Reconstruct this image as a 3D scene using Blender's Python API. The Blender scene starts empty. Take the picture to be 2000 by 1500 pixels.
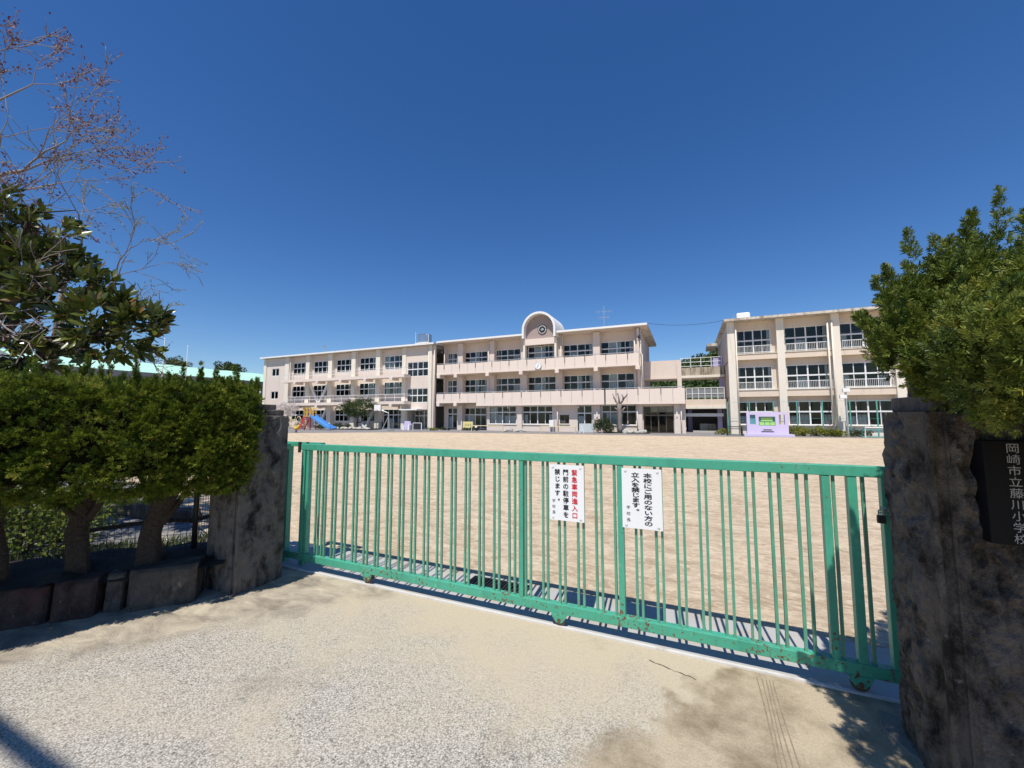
import bpy, bmesh, math, random
import numpy as np
from mathutils import Vector, Matrix, noise

SC = bpy.context.scene
COL = SC.collection
rnd = random.Random(7)
NR = np.random.default_rng(11)
R = math.radians

# ------------------------------------------------------------------ camera
YAW, PITCH, FPX, CAM_H = 23.7, 4.6, 776.0, 1.6
cam = bpy.data.cameras.new('camera')
cam.sensor_fit = 'HORIZONTAL'; cam.sensor_width = 36.0
cam.lens = FPX / 2000.0 * 36.0
cam.clip_start = 0.05; cam.clip_end = 3000
camo = bpy.data.objects.new('camera', cam); COL.objects.link(camo)
camo.location = (0, 0, CAM_H)
camo.rotation_euler = (R(90 + PITCH), 0, R(YAW))
SC.camera = camo

# ------------------------------------------------------------------ sky and sun
TO_SUN = Vector((0.04, -0.522, 1.0)).normalized()
SUN_EL = math.asin(TO_SUN.z)
SUN_AZ = math.atan2(TO_SUN.x, TO_SUN.y)
w = bpy.data.worlds.new('World'); SC.world = w; w.use_nodes = True
nt = w.node_tree; nt.nodes.clear()
sky = nt.nodes.new('ShaderNodeTexSky'); sky.sky_type = 'NISHITA'
sky.sun_disc = False; sky.sun_elevation = SUN_EL; sky.sun_rotation = SUN_AZ
sky.altitude = 0; sky.air_density = 1.0; sky.dust_density = 0.15; sky.ozone_density = 5.0
hs = nt.nodes.new('ShaderNodeHueSaturation'); hs.inputs['Saturation'].default_value = 1.24; hs.inputs['Hue'].default_value = .508
bg = nt.nodes.new('ShaderNodeBackground'); bg.inputs['Strength'].default_value = 0.11
wo = nt.nodes.new('ShaderNodeOutputWorld')
nt.links.new(sky.outputs[0], hs.inputs['Color']); nt.links.new(hs.outputs[0], bg.inputs[0]); nt.links.new(bg.outputs[0], wo.inputs[0])
sun = bpy.data.lights.new('sun', 'SUN'); sun.energy = 5.0; sun.angle = R(0.53); sun.color = (1.0, 0.955, 0.88)
suno = bpy.data.objects.new('sun', sun); COL.objects.link(suno)
suno.rotation_euler = TO_SUN.to_track_quat('Z', 'Y').to_euler(); suno.location = (0, -20, 40)
SC.view_settings.view_transform = 'Standard'; SC.view_settings.look = 'None'
SC.view_settings.exposure = 0.12; SC.view_settings.gamma = 1.0; SC.view_settings.use_curve_mapping = False
SC.cycles.max_bounces = 6; SC.cycles.transparent_max_bounces = 12
SC.cycles.diffuse_bounces = 3; SC.cycles.glossy_bounces = 2

# ------------------------------------------------------------------ measuring helper: photo point + known plane -> metres
_cy, _sy, _cp, _sp = math.cos(R(YAW)), math.sin(R(YAW)), math.cos(R(PITCH)), math.sin(R(PITCH))
_F = Vector((-_sy * _cp, _cy * _cp, _sp)); _Rt = Vector((_cy, _sy, 0)); _U = _Rt.cross(_F)
def at(x, y, Y):
    d = _F + _Rt * ((x - 1000) / FPX) + _U * ((750 - y) / FPX)
    return Vector((0, 0, CAM_H)) + d * (Y / d.y)
def ax(x, Y, y=740): return at(x, y, Y).x

# ------------------------------------------------------------------ materials
def newmat(name):
    m = bpy.data.materials.new(name); m.use_nodes = True
    nt = m.node_tree; b = nt.nodes['Principled BSDF']
    return m, nt, b
def N(nt, t, **kw):
    n = nt.nodes.new(t)
    for k, v in kw.items(): setattr(n, k, v)
    return n
def L(nt, a, b): nt.links.new(a, b)
def tex(nt, scale, detail=4, rough=.55, vec=None, dist=0.0):
    n = N(nt, 'ShaderNodeTexNoise'); n.inputs['Scale'].default_value = scale; n.inputs['Detail'].default_value = detail
    n.inputs['Roughness'].default_value = rough; n.inputs['Distortion'].default_value = dist
    if vec: L(nt, vec, n.inputs['Vector'])
    return n
def coords(nt, scale=(1, 1, 1)):
    g = N(nt, 'ShaderNodeNewGeometry'); mp = N(nt, 'ShaderNodeMapping'); mp.inputs['Scale'].default_value = scale
    L(nt, g.outputs['Position'], mp.inputs['Vector']); return mp.outputs[0]
def ramp(nt, fac, stops, interp='LINEAR'):
    r = N(nt, 'ShaderNodeValToRGB'); r.color_ramp.interpolation = interp
    e = r.color_ramp.elements
    while len(e) < len(stops): e.new(0.5)
    for i, (p, c) in enumerate(stops):
        e[i].position = p; e[i].color = (c, c, c, 1) if isinstance(c, (int, float)) else (*c, 1)
    L(nt, fac, r.inputs[0]); return r.outputs[0]
def mix(nt, fac, a, b, mode='MIX'):
    m = N(nt, 'ShaderNodeMix', data_type='RGBA', blend_type=mode)
    for s, v in ((0, fac), (6, a), (7, b)):
        if isinstance(v, (int, float)): m.inputs[s].default_value = v
        elif isinstance(v, tuple): m.inputs[s].default_value = (*v, 1)
        else: L(nt, v, m.inputs[s])
    return m.outputs[2]
def bump(nt, b, h, strength, dist=0.01):
    n = N(nt, 'ShaderNodeBump'); n.inputs['Strength'].default_value = strength; n.inputs['Distance'].default_value = dist
    L(nt, h, n.inputs['Height']); L(nt, n.outputs[0], b.inputs['Normal'])
def sc(c, k): return tuple(min(1, x * k) for x in c)
def M(name, col, rough=.7, var=.12, scale=2.0, metal=0.0, dirt=None, dscale=(1, 1, .15), dth=(.5, .75), dfreq=3.0, bmp=0.0, bscale=60, spec=.5, bdist=.01):
    m, nt, b = newmat(name)
    v = coords(nt); n = tex(nt, scale, 5, vec=v)
    c = mix(nt, n.outputs[0], sc(col, 1 - var), sc(col, 1 + var))
    if dirt:
        d = tex(nt, dfreq, 6, .65, vec=coords(nt, dscale))
        c = mix(nt, ramp(nt, d.outputs[0], [(dth[0], 0.0), (dth[1], 1.0)]), c, dirt)
    L(nt, c, b.inputs['Base Color'])
    b.inputs['Roughness'].default_value = rough; b.inputs['Metallic'].default_value = metal
    b.inputs['Specular IOR Level'].default_value = spec
    if bmp:
        bump(nt, b, tex(nt, bscale, 4, vec=v).outputs[0], bmp, bdist)
    return m
def leafmat(name, stops, rough=.5, trans=.2, spec=.4):
    m, nt, b = newmat(name)
    a = N(nt, 'ShaderNodeAttribute', attribute_name='tint')
    c = ramp(nt, a.outputs['Fac'], stops)
    L(nt, c, b.inputs['Base Color']); b.inputs['Roughness'].default_value = rough; b.inputs['Specular IOR Level'].default_value = spec
    t = N(nt, 'ShaderNodeBsdfTranslucent'); L(nt, c, t.inputs[0])
    ms = N(nt, 'ShaderNodeMixShader'); ms.inputs[0].default_value = trans
    o = nt.nodes['Material Output']
    L(nt, b.outputs[0], ms.inputs[1]); L(nt, t.outputs[0], ms.inputs[2]); L(nt, ms.outputs[0], o.inputs[0])
    return m

# chipped green paint with rust
def gate_paint():
    m, nt, b = newmat('green_gate_paint')
    v = coords(nt)
    n1 = tex(nt, 3, 4, vec=v); c = mix(nt, n1.outputs[0], (.045, .30, .185), (.085, .41, .28))
    n2 = tex(nt, 38, 6, .7, vec=v); n3 = tex(nt, 2.3, 3, vec=v)
    zz = N(nt, 'ShaderNodeSeparateXYZ'); L(nt, v, zz.inputs[0])
    lowz = N(nt, 'ShaderNodeMapRange'); lowz.inputs[1].default_value = .05; lowz.inputs[2].default_value = .5; lowz.inputs[3].default_value = .075; lowz.inputs[4].default_value = 0
    L(nt, zz.outputs[2], lowz.inputs[0])
    add = N(nt, 'ShaderNodeMath', operation='ADD'); L(nt, n2.outputs[0], add.inputs[0]); L(nt, lowz.outputs[0], add.inputs[1])
    mm = N(nt, 'ShaderNodeMath', operation='MULTIPLY_ADD'); L(nt, n3.outputs[0], mm.inputs[0]); mm.inputs[1].default_value = .28; L(nt, add.outputs[0], mm.inputs[2])
    rust = ramp(nt, tex(nt, 120, 3, vec=v).outputs[0], [(.35, (.06, .02, .01)), (.65, (.25, .09, .035))])
    f1 = ramp(nt, mm.outputs[0], [(.775, 0.0), (.80, 1.0)])
    c = mix(nt, f1, c, rust)
    pale = ramp(nt, tex(nt, 24, 5, .7, vec=v).outputs[0], [(.64, 0.0), (.72, .5)])
    c = mix(nt, pale, c, (.36, .62, .5))
    c = mix(nt, ramp(nt, tex(nt, 9, 6, .7, vec=coords(nt, (1, 1, .3))).outputs[0], [(.5, 0.0), (.75, .45)]), c, (.03, .2, .14))
    L(nt, c, b.inputs['Base Color']); b.inputs['Roughness'].default_value = .42
    bump(nt, b, mm.outputs[0], .25, .004)
    return m
GREEN = gate_paint()
WORN = M('worn_green_bar_paint', (.10, .32, .21), .5, .3, 14, dirt=(.17, .20, .12), dscale=(1, 1, .25), dth=(.52, .72), dfreq=16)
RUSTY = M('rusty_wheel_steel', (.16, .085, .05), .6, .4, 30, metal=.3)
STEEL = M('bare_steel', (.45, .44, .42), .45, .15, 12, metal=.6)
DARKSTEEL = M('dark_steel', (.05, .05, .05), .5, .2, 12, metal=.5)
GALV = M('galvanised_metal', (.55, .57, .58), .4, .12, 6, metal=.7)
WHITE = M('white_paint', (.78, .78, .76), .45, .05, 4, dirt=(.5, .48, .44), dth=(.62, .85))
SIGNW = M('sign_white', (.80, .81, .81), .3, .02, 3)
INK = M('black_ink', (.012, .012, .014), .5, .1, 10)
REDINK = M('red_ink', (.62, .015, .03), .5, .06, 10)
ALU = M('aluminium_frame', (.72, .73, .73), .5, .06, 4)
BRONZE = M('bronze_frame', (.13, .10, .075), .4, .1, 4, metal=.3)

def stone(name, base, dark, amt=(.42, .6), warm=(.32, .26, .2), bm=.5):
    m, nt, b = newmat(name)
    v = coords(nt)
    n = tex(nt, 90, 4, .7, vec=v); c = mix(nt, n.outputs[0], sc(base, .6), sc(base, 1.4))
    c = mix(nt, ramp(nt, tex(nt, 6, 4, vec=v).outputs[0], [(.5, 0.0), (.7, .5)]), c, warm)
    st = tex(nt, 6.5, 10, .72, vec=coords(nt, (1.2, 1.2, .7)), dist=.12)
    c = mix(nt, ramp(nt, st.outputs[0], [(amt[0], 0.0), (amt[1], .93)]), c, dark)
    sp = tex(nt, 30, 5, .6, vec=v)
    c = mix(nt, ramp(nt, sp.outputs[0], [(.66, 0.0), (.72, .8)]), c, (.30, .29, .26))
    L(nt, c, b.inputs['Base Color']); b.inputs['Roughness'].default_value = .92; b.inputs['Specular IOR Level'].default_value = .25
    h = mix(nt, .5, tex(nt, 45, 8, .7, vec=v).outputs[0], tex(nt, 140, 4, .6, vec=v).outputs[0])
    bump(nt, b, h, bm, .03)
    return m
PILLAR = stone('weathered_granite', (.20, .172, .145), (.02, .017, .016), (.45, .63), bm=1.0)
PILLAR_L = stone('streaked_granite', (.18, .165, .148), (.014, .012, .012), (.46, .63), bm=1.0)
WALLSTONE = stone('retaining_stone', (.115, .10, .085), (.025, .02, .018), (.46, .68), bm=.9)
REDSTONE = stone('reddish_stone', (.10, .07, .06), (.022, .018, .016), (.45, .66), warm=(.16, .04, .035), bm=.9)
PALEROCK = stone('pale_rock', (.42, .40, .36), (.22, .21, .19), (.55, .75), warm=(.55, .5, .42))
SOIL = M('garden_soil', (.045, .035, .025), .95, .4, 9, bmp=.8, bscale=30, bdist=.03)
PLAQUE = M('black_polished_stone', (.008, .008, .01), .5, .3, 40, spec=.15)
CARVED = M('carved_pale_letters', (.42, .42, .41), .8, .2, 30)

# ground materials
def sand():
    m, nt, b = newmat('yard_sand')
    v = coords(nt)
    c = mix(nt, tex(nt, .55, 6, .6, vec=v).outputs[0], (.50, .385, .268), (.66, .54, .39))
    rk = tex(nt, 1.6, 8, .66, vec=coords(nt, (1.0, 2.6, 1)), dist=1.1)
    c = mix(nt, ramp(nt, rk.outputs[0], [(.4, .7), (.6, 0.0)]), c, (.33, .235, .145))
    c = mix(nt, ramp(nt, tex(nt, 7, 8, .72, vec=coords(nt, (1, 1.5, 1)), dist=1.2).outputs[0], [(.46, 0.0), (.62, .75)]), c, (.72, .60, .44))
    c = mix(nt, ramp(nt, tex(nt, 1.3, 4, .55, vec=v, dist=.6).outputs[0], [(.56, 0.0), (.72, .45)]), c, (.32, .22, .13))
    gr = tex(nt, 120, 3, .7, vec=v); c = mix(nt, .45, c, mix(nt, gr.outputs[0], (.3, .3, .3), (.7, .7, .7)), 'OVERLAY')
    L(nt, c, b.inputs['Base Color']); b.inputs['Roughness'].default_value = .95; b.inputs['Specular IOR Level'].default_value = .15
    h = mix(nt, .25, tex(nt, 9, 8, .72, vec=coords(nt, (1, 1.7, 1)), dist=1.0).outputs[0], gr.outputs[0])
    bump(nt, b, h, .8, .045)
    return m
SAND = sand()
def drive():
    m, nt, b = newmat('worn_asphalt_drive')
    v = coords(nt)
    vo = N(nt, 'ShaderNodeTexVoronoi'); vo.inputs['Scale'].default_value = 120; vo.inputs['Randomness'].default_value = 1
    L(nt, v, vo.inputs['Vector'])
    agg = ramp(nt, vo.outputs['Color'], [(0, (.10, .10, .10)), (.14, (.22, .215, .205)), (.26, (.44, .425, .395)), (.7, (.54, .525, .49)), (1, (.72, .70, .66))])
    gap = ramp(nt, vo.outputs['Distance'], [(.3, 1.0), (.75, .45)])
    agg = mix(nt, 1.0, agg, gap, 'MULTIPLY'); agg = mix(nt, 1.0, agg, (1.0, .965, .90), 'MULTIPLY')
    # dusty film: more towards the gate (larger y) and in patches
    sx = N(nt, 'ShaderNodeSeparateXYZ'); L(nt, v, sx.inputs[0])
    wv = tex(nt, 1.1, 5, .6, vec=v, dist=.5)
    dy = N(nt, 'ShaderNodeMapRange'); dy.inputs[1].default_value = 1.6; dy.inputs[2].default_value = 3.0; dy.inputs[3].default_value = -.12; dy.inputs[4].default_value = .26
    L(nt, sx.outputs[1], dy.inputs[0])
    a1 = N(nt, 'ShaderNodeMath', operation='ADD'); L(nt, wv.outputs[0], a1.inputs[0]); L(nt, dy.outputs[0], a1.inputs[1])
    dust = ramp(nt, a1.outputs[0], [(.36, .12), (.74, .95)])
    dcol = mix(nt, tex(nt, 60, 4, .7, vec=v).outputs[0], (.36, .30, .205), (.56, .48, .355))
    c = mix(nt, dust, agg, dcol)
    # brown mossy patch towards the right pillar
    ex = N(nt, 'ShaderNodeMath', operation='MULTIPLY_ADD'); L(nt, sx.outputs[1], ex.inputs[0]); ex.inputs[1].default_value = .69; ex.inputs[2].default_value = -2.26
    e2 = N(nt, 'ShaderNodeMath', operation='ADD'); L(nt, ex.outputs[0], e2.inputs[0])
    nn = tex(nt, 3.0, 5, .6, vec=v); nmul = N(nt, 'ShaderNodeMath', operation='MULTIPLY'); L(nt, nn.outputs[0], nmul.inputs[0]); nmul.inputs[1].default_value = .7
    L(nt, nmul.outputs[0], e2.inputs[1])
    dd = N(nt, 'ShaderNodeMath', operation='SUBTRACT'); L(nt, sx.outputs[0], dd.inputs[0]); L(nt, e2.outputs[0], dd.inputs[1])
    pm = ramp(nt, dd.outputs[0], [(0.0, 0.0), (.10, .95)])
    pc = mix(nt, ramp(nt, tex(nt, 2.6, 6, .68, vec=v).outputs[0], [(.4, 0.0), (.62, 1.0)]), (.41, .34, .24), (.21, .165, .105))
    pc = mix(nt, .6, pc, mix(nt, tex(nt, 90, 4, .75, vec=v).outputs[0], (.1, .1, .1), (.9, .9, .9)), 'OVERLAY')
    c = mix(nt, pm, c, pc)
    # dirt band by the left wall
    dl = N(nt, 'ShaderNodeMath', operation='MULTIPLY_ADD'); L(nt, sx.outputs[1], dl.inputs[0]); dl.inputs[1].default_value = .8; dl.inputs[2].default_value = -5.2
    d2 = N(nt, 'ShaderNodeMath', operation='SUBTRACT'); L(nt, dl.outputs[0], d2.inputs[0]); L(nt, sx.outputs[0], d2.inputs[1])
    d3 = N(nt, 'ShaderNodeMath', operation='ADD'); L(nt, d2.outputs[0], d3.inputs[0]); L(nt, tex(nt, 3.2, 6, .6, vec=coords(nt, (1.4, .8, 1)), dist=.7).outputs[0], d3.inputs[1])
    lm = ramp(nt, d3.outputs[0], [(.02, 0.0), (.42, .85)])
    lc = mix(nt, ramp(nt, tex(nt, 3.5, 7, .68, vec=coords(nt, (.8, 1.5, 1)), dist=.5).outputs[0], [(.35, 0.0), (.65, 1.0)]), (.17, .145, .115), (.50, .43, .32))
    c = mix(nt, lm, c, lc)
    st = ramp(nt, tex(nt, 1.9, 5, .65, vec=v, dist=.4).outputs[0], [(.55, 1.0), (.78, .68)])
    c = mix(nt, 1.0, c, st, 'MULTIPLY')
    L(nt, c, b.inputs['Base Color']); b.inputs['Roughness'].default_value = .9; b.inputs['Specular IOR Level'].default_value = .25
    h = mix(nt, dust, vo.outputs['Distance'], tex(nt, 60, 5, .7, vec=v).outputs[0])
    bump(nt, b, h, .5, -.006)
    return m
DRIVE = drive()
CONC = M('gutter_concrete', (.40, .39, .37), .9, .12, 4, dirt=(.42, .34, .24), dscale=(1, 1.6, 1), dth=(.5, .72), bmp=.3, bscale=120)
PATH = M('school_path_asphalt', (.20, .19, .19), .9, .2, 1.2, dirt=(.32, .28, .25), dscale=(.3, 1, 1), dth=(.5, .7))
EARTH = M('outer_earth', (.20, .17, .10), .95, .35, .05)
PAVE = M('side_yard_paving', (.15, .148, .15), .9, .2, 1.5, dirt=(.32, .28, .22), dscale=(1, 1, 1), dth=(.5, .7))

# building materials
PINK = M('pinkish_render', (.66, .565, .49), .85, .05, .8, dirt=(.52, .44, .40), dth=(.56, .9), dfreq=2.2, bmp=.15, bscale=90)
PINK2 = M('pinkish_parapet', (.71, .608, .53), .85, .05, .6, dirt=(.5, .42, .38), dth=(.58, .9), dfreq=1.8, bmp=.15, bscale=90)
CREAMW = M('cream_column_paint', (.72, .66, .56), .85, .05, .9, dirt=(.46, .42, .36), dth=(.55, .85), dfreq=2.5, bmp=.15, bscale=90)
PEACH = M('peach_spandrel', (.66, .55, .44), .85, .06, .8, dirt=(.46, .39, .32), dth=(.56, .85), dfreq=2.0)
BEIGE = M('beige_soffit', (.60, .52, .46), .9, .06, .6)
FASCIA = M('white_fascia', (.74, .74, .72), .6, .06, 2, dirt=(.42, .40, .37), dth=(.6, .8))
OLDFASCIA = M('weathered_fascia', (.58, .53, .45), .8, .1, 2, dirt=(.22, .17, .12), dth=(.46, .7), dfreq=2.5)
MOSSCONC = M('mossy_concrete', (.42, .36, .28), .9, .15, 1.5, dirt=(.16, .12, .08), dth=(.45, .62), dfreq=3)
ROOM = M('room_interior', (.70, .68, .63), .9, .1, .5)
ROOMD = M('dark_room', (.10, .095, .09), .9, .1, .5)
TILE = M('brown_mosaic_tile', (.34, .265, .24), .6, .15, 5)
LILAC = M('lilac_paint', (.56, .49, .68), .7, .06, 1.5, dirt=(.42, .36, .52), dth=(.6, .8))
LILACD = M('lilac_wall', (.42, .37, .58), .8, .06, 1)
CURT = M('curtain_cloth', (.84, .83, .81), .9, .05, 3)
ROOFG = M('light_green_roof', (.46, .74, .58), .5, .05, .2)
GREYW = M('gym_grey_wall', (.20, .20, .21), .8, .08, .4)
def glass():
    m, nt, b = newmat('window_glass')
    nt.nodes.remove(b)
    t = N(nt, 'ShaderNodeBsdfTransparent'); t.inputs[0].default_value = (.87, .90, .90, 1)
    g = N(nt, 'ShaderNodeBsdfGlossy'); g.inputs['Roughness'].default_value = .03; g.inputs[0].default_value = (.50, .50, .47, 1)
    fr = N(nt, 'ShaderNodeFresnel'); fr.inputs[0].default_value = 1.45
    ms = N(nt, 'ShaderNodeMixShader'); L(nt, fr.outputs[0], ms.inputs[0]); L(nt, t.outputs[0], ms.inputs[1]); L(nt, g.outputs[0], ms.inputs[2])
    L(nt, ms.outputs[0], nt.nodes['Material Output'].inputs[0])
    return m
GLASS = glass()

# plants
BARK = M('bark', (.06, .045, .034), .95, .5, 30, bmp=1.0, bscale=45, bdist=.05)
GREYBARK = M('grey_bark', (.20, .17, .15), .95, .3, 10, bmp=.6, bscale=30, bdist=.02)
TWIG = M('pale_twig', (.24, .20, .18), .85, .25, 20)
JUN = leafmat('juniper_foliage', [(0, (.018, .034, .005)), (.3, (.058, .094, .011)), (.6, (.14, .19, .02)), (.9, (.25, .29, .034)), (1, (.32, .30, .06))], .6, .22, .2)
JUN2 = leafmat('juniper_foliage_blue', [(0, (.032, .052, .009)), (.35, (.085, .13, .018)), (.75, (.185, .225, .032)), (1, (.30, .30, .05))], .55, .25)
MAG = leafmat('magnolia_leaf', [(0, (.025, .04, .008)), (.5, (.085, .11, .018)), (.85, (.16, .175, .03)), (.94, (.18, .11, .04)), (1, (.24, .12, .04))], .28, .15, .5)
BUD = leafmat('reddish_buds', [(0, (.10, .03, .05)), (1, (.22, .07, .09))], .6, .2)
PALEBUD = leafmat('pale_green_buds', [(0, (.14, .17, .05)), (1, (.28, .30, .10))], .6, .3)
TREEG = leafmat('tree_foliage', [(0, (.025, .045, .012)), (.5, (.055, .085, .02)), (1, (.12, .15, .04))], .6, .2)
PINEG = leafmat('pine_foliage', [(0, (.018, .032, .012)), (.6, (.04, .065, .02)), (1, (.075, .10, .03))], .6, .15)
HILLG = leafmat('hill_foliage', [(0, (.028, .055, .016)), (.5, (.06, .10, .022)), (1, (.13, .17, .04))], .7, .15)
BLOSSOM = leafmat('pale_blossom', [(0, (.45, .38, .36)), (1, (.75, .68, .66))], .7, .3)
YELG = leafmat('yellow_hedge_leaf', [(0, (.06, .09, .015)), (.5, (.20, .22, .03)), (1, (.45, .40, .06))], .6, .25)
GRASS = leafmat('grass_blade', [(0, (.035, .055, .015)), (.7, (.09, .12, .03)), (1, (.20, .18, .08))], .7, .25)

# play equipment colours
REDP = M('red_play_paint', (.55, .06, .07), .5, .1, 3)
BLUEP = M('blue_play_plastic', (.08, .27, .62), .4, .08, 3)
YELP = M('yellow_play_paint', (.72, .42, .03), .5, .1, 3)
BEIGEP = M('beige_rail_paint', (.62, .52, .30), .6, .1, 3)
NETG = M('green_fence_paint', (.10, .36, .29), .5, .1, 3)
LIME = M('lime_panel', (.34, .62, .16), .6, .15, 5)
TEAL = M('teal_panel', (.10, .30, .33), .5, .1, 3)
BLACKP = M('black_panel', (.02, .02, .022), .5, .2, 3)
YBOARD = M('yellow_board', (.72, .62, .26), .6, .08, 3)

# ------------------------------------------------------------------ mesh helpers
W = {}
class MB:
    def __init__(s, xf=None): s.v = []; s.f = []; s.xf = xf
    def add(s, vs, fs):
        o = len(s.v)
        s.v += [tuple(s.xf @ Vector(p)) if s.xf else tuple(p) for p in vs]
        s.f += [tuple(i + o for i in f) for f in fs]; return s
    def box(s, x0, x1, y0, y1, z0, z1):
        return s.add([(x0, y0, z0), (x1, y0, z0), (x1, y1, z0), (x0, y1, z0), (x0, y0, z1), (x1, y0, z1), (x1, y1, z1), (x0, y1, z1)],
                     [(0, 3, 2, 1), (4, 5, 6, 7), (0, 1, 5, 4), (1, 2, 6, 5), (2, 3, 7, 6), (3, 0, 4, 7)])
    def tube(s, pts, r, n=6, cap=True):
        pts = [Vector(p) for p in pts]
        rs = r if isinstance(r, (list, tuple)) else [r] * len(pts)
        ring = []; up = None
        for i, p in enumerate(pts):
            d = (pts[min(i + 1, len(pts) - 1)] - pts[max(i - 1, 0)])
            if d.length < 1e-9: d = Vector((0, 0, 1))
            d.normalize()
            if up is None: up = Vector((0, 0, 1)) if abs(d.z) < .9 else Vector((1, 0, 0))
            a = d.cross(up)
            if a.length < 1e-6: a = d.orthogonal()
            a.normalize(); b = a.cross(d); up = b
            ring.append([p + (a * math.cos(t) + b * math.sin(t)) * rs[i] for t in [2 * math.pi * (k + .5) / n for k in range(n)]])
        vs = [q for rr in ring for q in rr]; fs = []
        for i in range(len(pts) - 1):
            for k in range(n):
                fs.append((i * n + k, i * n + (k + 1) % n, (i + 1) * n + (k + 1) % n, (i + 1) * n + k))
        if cap:
            fs.append(tuple(range(n - 1, -1, -1))); fs.append(tuple((len(pts) - 1) * n + k for k in range(n)))
        return s.add(vs, fs)
    def bar(s, p0, p1, wx, wy):            # square bar between two points
        return s.tube([p0, p1], math.hypot(wx, wx) / 2, 4)
    def prism(s, poly, axis, a, b):        # polygon in the two other axes, extruded along axis a..b
        n = len(poly)
        def P(u, v, t):
            return (t, u, v) if axis == 'x' else ((u, t, v) if axis == 'y' else (u, v, t))
        vs = [P(u, v, a) for u, v in poly] + [P(u, v, b) for u, v in poly]
        fs = [tuple(range(n)), tuple(range(2 * n - 1, n - 1, -1))] + [(i, i + n, (i + 1) % n + n, (i + 1) % n) for i in range(n)]
        return s.add(vs, fs)
    def disc(s, c, r, axis, h, n=24):
        return s.prism([(c[0] + r * math.cos(2 * math.pi * k / n), c[1] + r * math.sin(2 * math.pi * k / n)) for k in range(n)], axis, h[0], h[1])
    def grid(s, fn, nu, nv):
        vs = [fn(i / nu, j / nv) for i in range(nu + 1) for j in range(nv + 1)]
        fs = [(i * (nv + 1) + j, (i + 1) * (nv + 1) + j, (i + 1) * (nv + 1) + j + 1, i * (nv + 1) + j + 1) for i in range(nu) for j in range(nv)]
        return s.add(vs, fs)

def _finish(me, mt, smooth, fix=True):
    if fix:
        bm = bmesh.new(); bm.from_mesh(me); bmesh.ops.recalc_face_normals(bm, faces=bm.faces); bm.to_mesh(me); bm.free()
    me.materials.append(mt)
    if smooth: me.polygons.foreach_set('use_smooth', [True] * len(me.polygons))
def part(name, mb, mt, parent=None, smooth=False, bevel=0.0, label=None, kind=None, fix=True, origin=None):
    a = np.array(mb.v); lo, hi = a.min(0), a.max(0)
    o = Vector(origin) if origin is not None else Vector(((lo[0] + hi[0]) / 2, (lo[1] + hi[1]) / 2, lo[2]))
    me = bpy.data.meshes.new(name); me.from_pydata([tuple(p) for p in (a - np.array(o))], [], mb.f)
    _finish(me, mt, smooth, fix)
    ob = bpy.data.objects.new(name, me); COL.objects.link(ob)
    if bevel:
        md = ob.modifiers.new('bevel', 'BEVEL'); md.width = bevel; md.segments = 2; md.limit_method = 'ANGLE'
    return place(ob, o, parent, label, kind)
def place(ob, o, parent=None, label=None, kind=None):
    W[ob.name] = Vector(o)
    if parent is not None:
        ob.parent = parent; ob.location = Vector(o) - W[parent.name]
    else: ob.location = Vector(o)
    if label: ob['label'] = label
    if kind: ob['kind'] = kind
    return ob
def inst(ob, o, parent, name=None):
    c = ob.copy(); COL.objects.link(c)
    for k in list(c.keys()):
        if k in ('label', 'category', 'group'): del c[k]
    return place(c, o, parent)
def thing(name, label, cat, loc, group=None):
    o = bpy.data.objects.new(name, None); COL.objects.link(o); o.empty_display_size = .2
    o.location = loc; W[o.name] = Vector(loc); tag(o, label, cat, group); return o
def tag(o, label, cat, group=None, kind=None):
    o['label'] = label; o['category'] = cat
    if group: o['group'] = group
    if kind: o['kind'] = kind
    return o
def structure(name, mb, mt, smooth=False, fix=True):
    return part(name, mb, mt, None, smooth, kind='structure', fix=fix)

def scatter(name, tv, tf, pos, rot, mt, parent=None, tint=None, origin=(0, 0, 0), kind=None, label=None, smooth=False):
    n, k, s = len(pos), len(tv), tf.shape[1]
    o = np.array(origin)
    V = (np.einsum('nij,kj->nki', rot, tv) + (pos - o)[:, None]).reshape(-1, 3)
    Fi = (tf[None] + (np.arange(n) * k)[:, None, None]).reshape(-1)
    nf = len(Fi) // s
    me = bpy.data.meshes.new(name)
    me.vertices.add(len(V)); me.vertices.foreach_set('co', V.astype(np.float32).ravel())
    me.loops.add(len(Fi)); me.loops.foreach_set('vertex_index', Fi.astype(np.int32))
    me.polygons.add(nf); me.polygons.foreach_set('loop_start', np.arange(0, nf * s, s, dtype=np.int32))
    if smooth: me.polygons.foreach_set('use_smooth', np.ones(nf, dtype=bool))
    at_ = me.attributes.new('tint', 'FLOAT', 'POINT')
    t = NR.random(n) if tint is None else tint
    at_.data.foreach_set('value', np.repeat(t, k).astype(np.float32))
    me.update(calc_edges=True); me.materials.append(mt)
    ob = bpy.data.objects.new(name, me); COL.objects.link(ob)
    return place(ob, origin, parent, label, kind)
def norm(a): return a / np.maximum(np.linalg.norm(a, axis=1, keepdims=True), 1e-9)
def frames(d, scale=None, roll=True):
    n = len(d); d = norm(d)
    h = norm(NR.normal(size=(n, 3))); x = norm(np.cross(h, d)); y = np.cross(d, x)
    m = np.stack([x, y, d], axis=2)
    if scale is not None: m = m * np.asarray(scale).reshape(-1, 1, 1)
    return m
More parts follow.
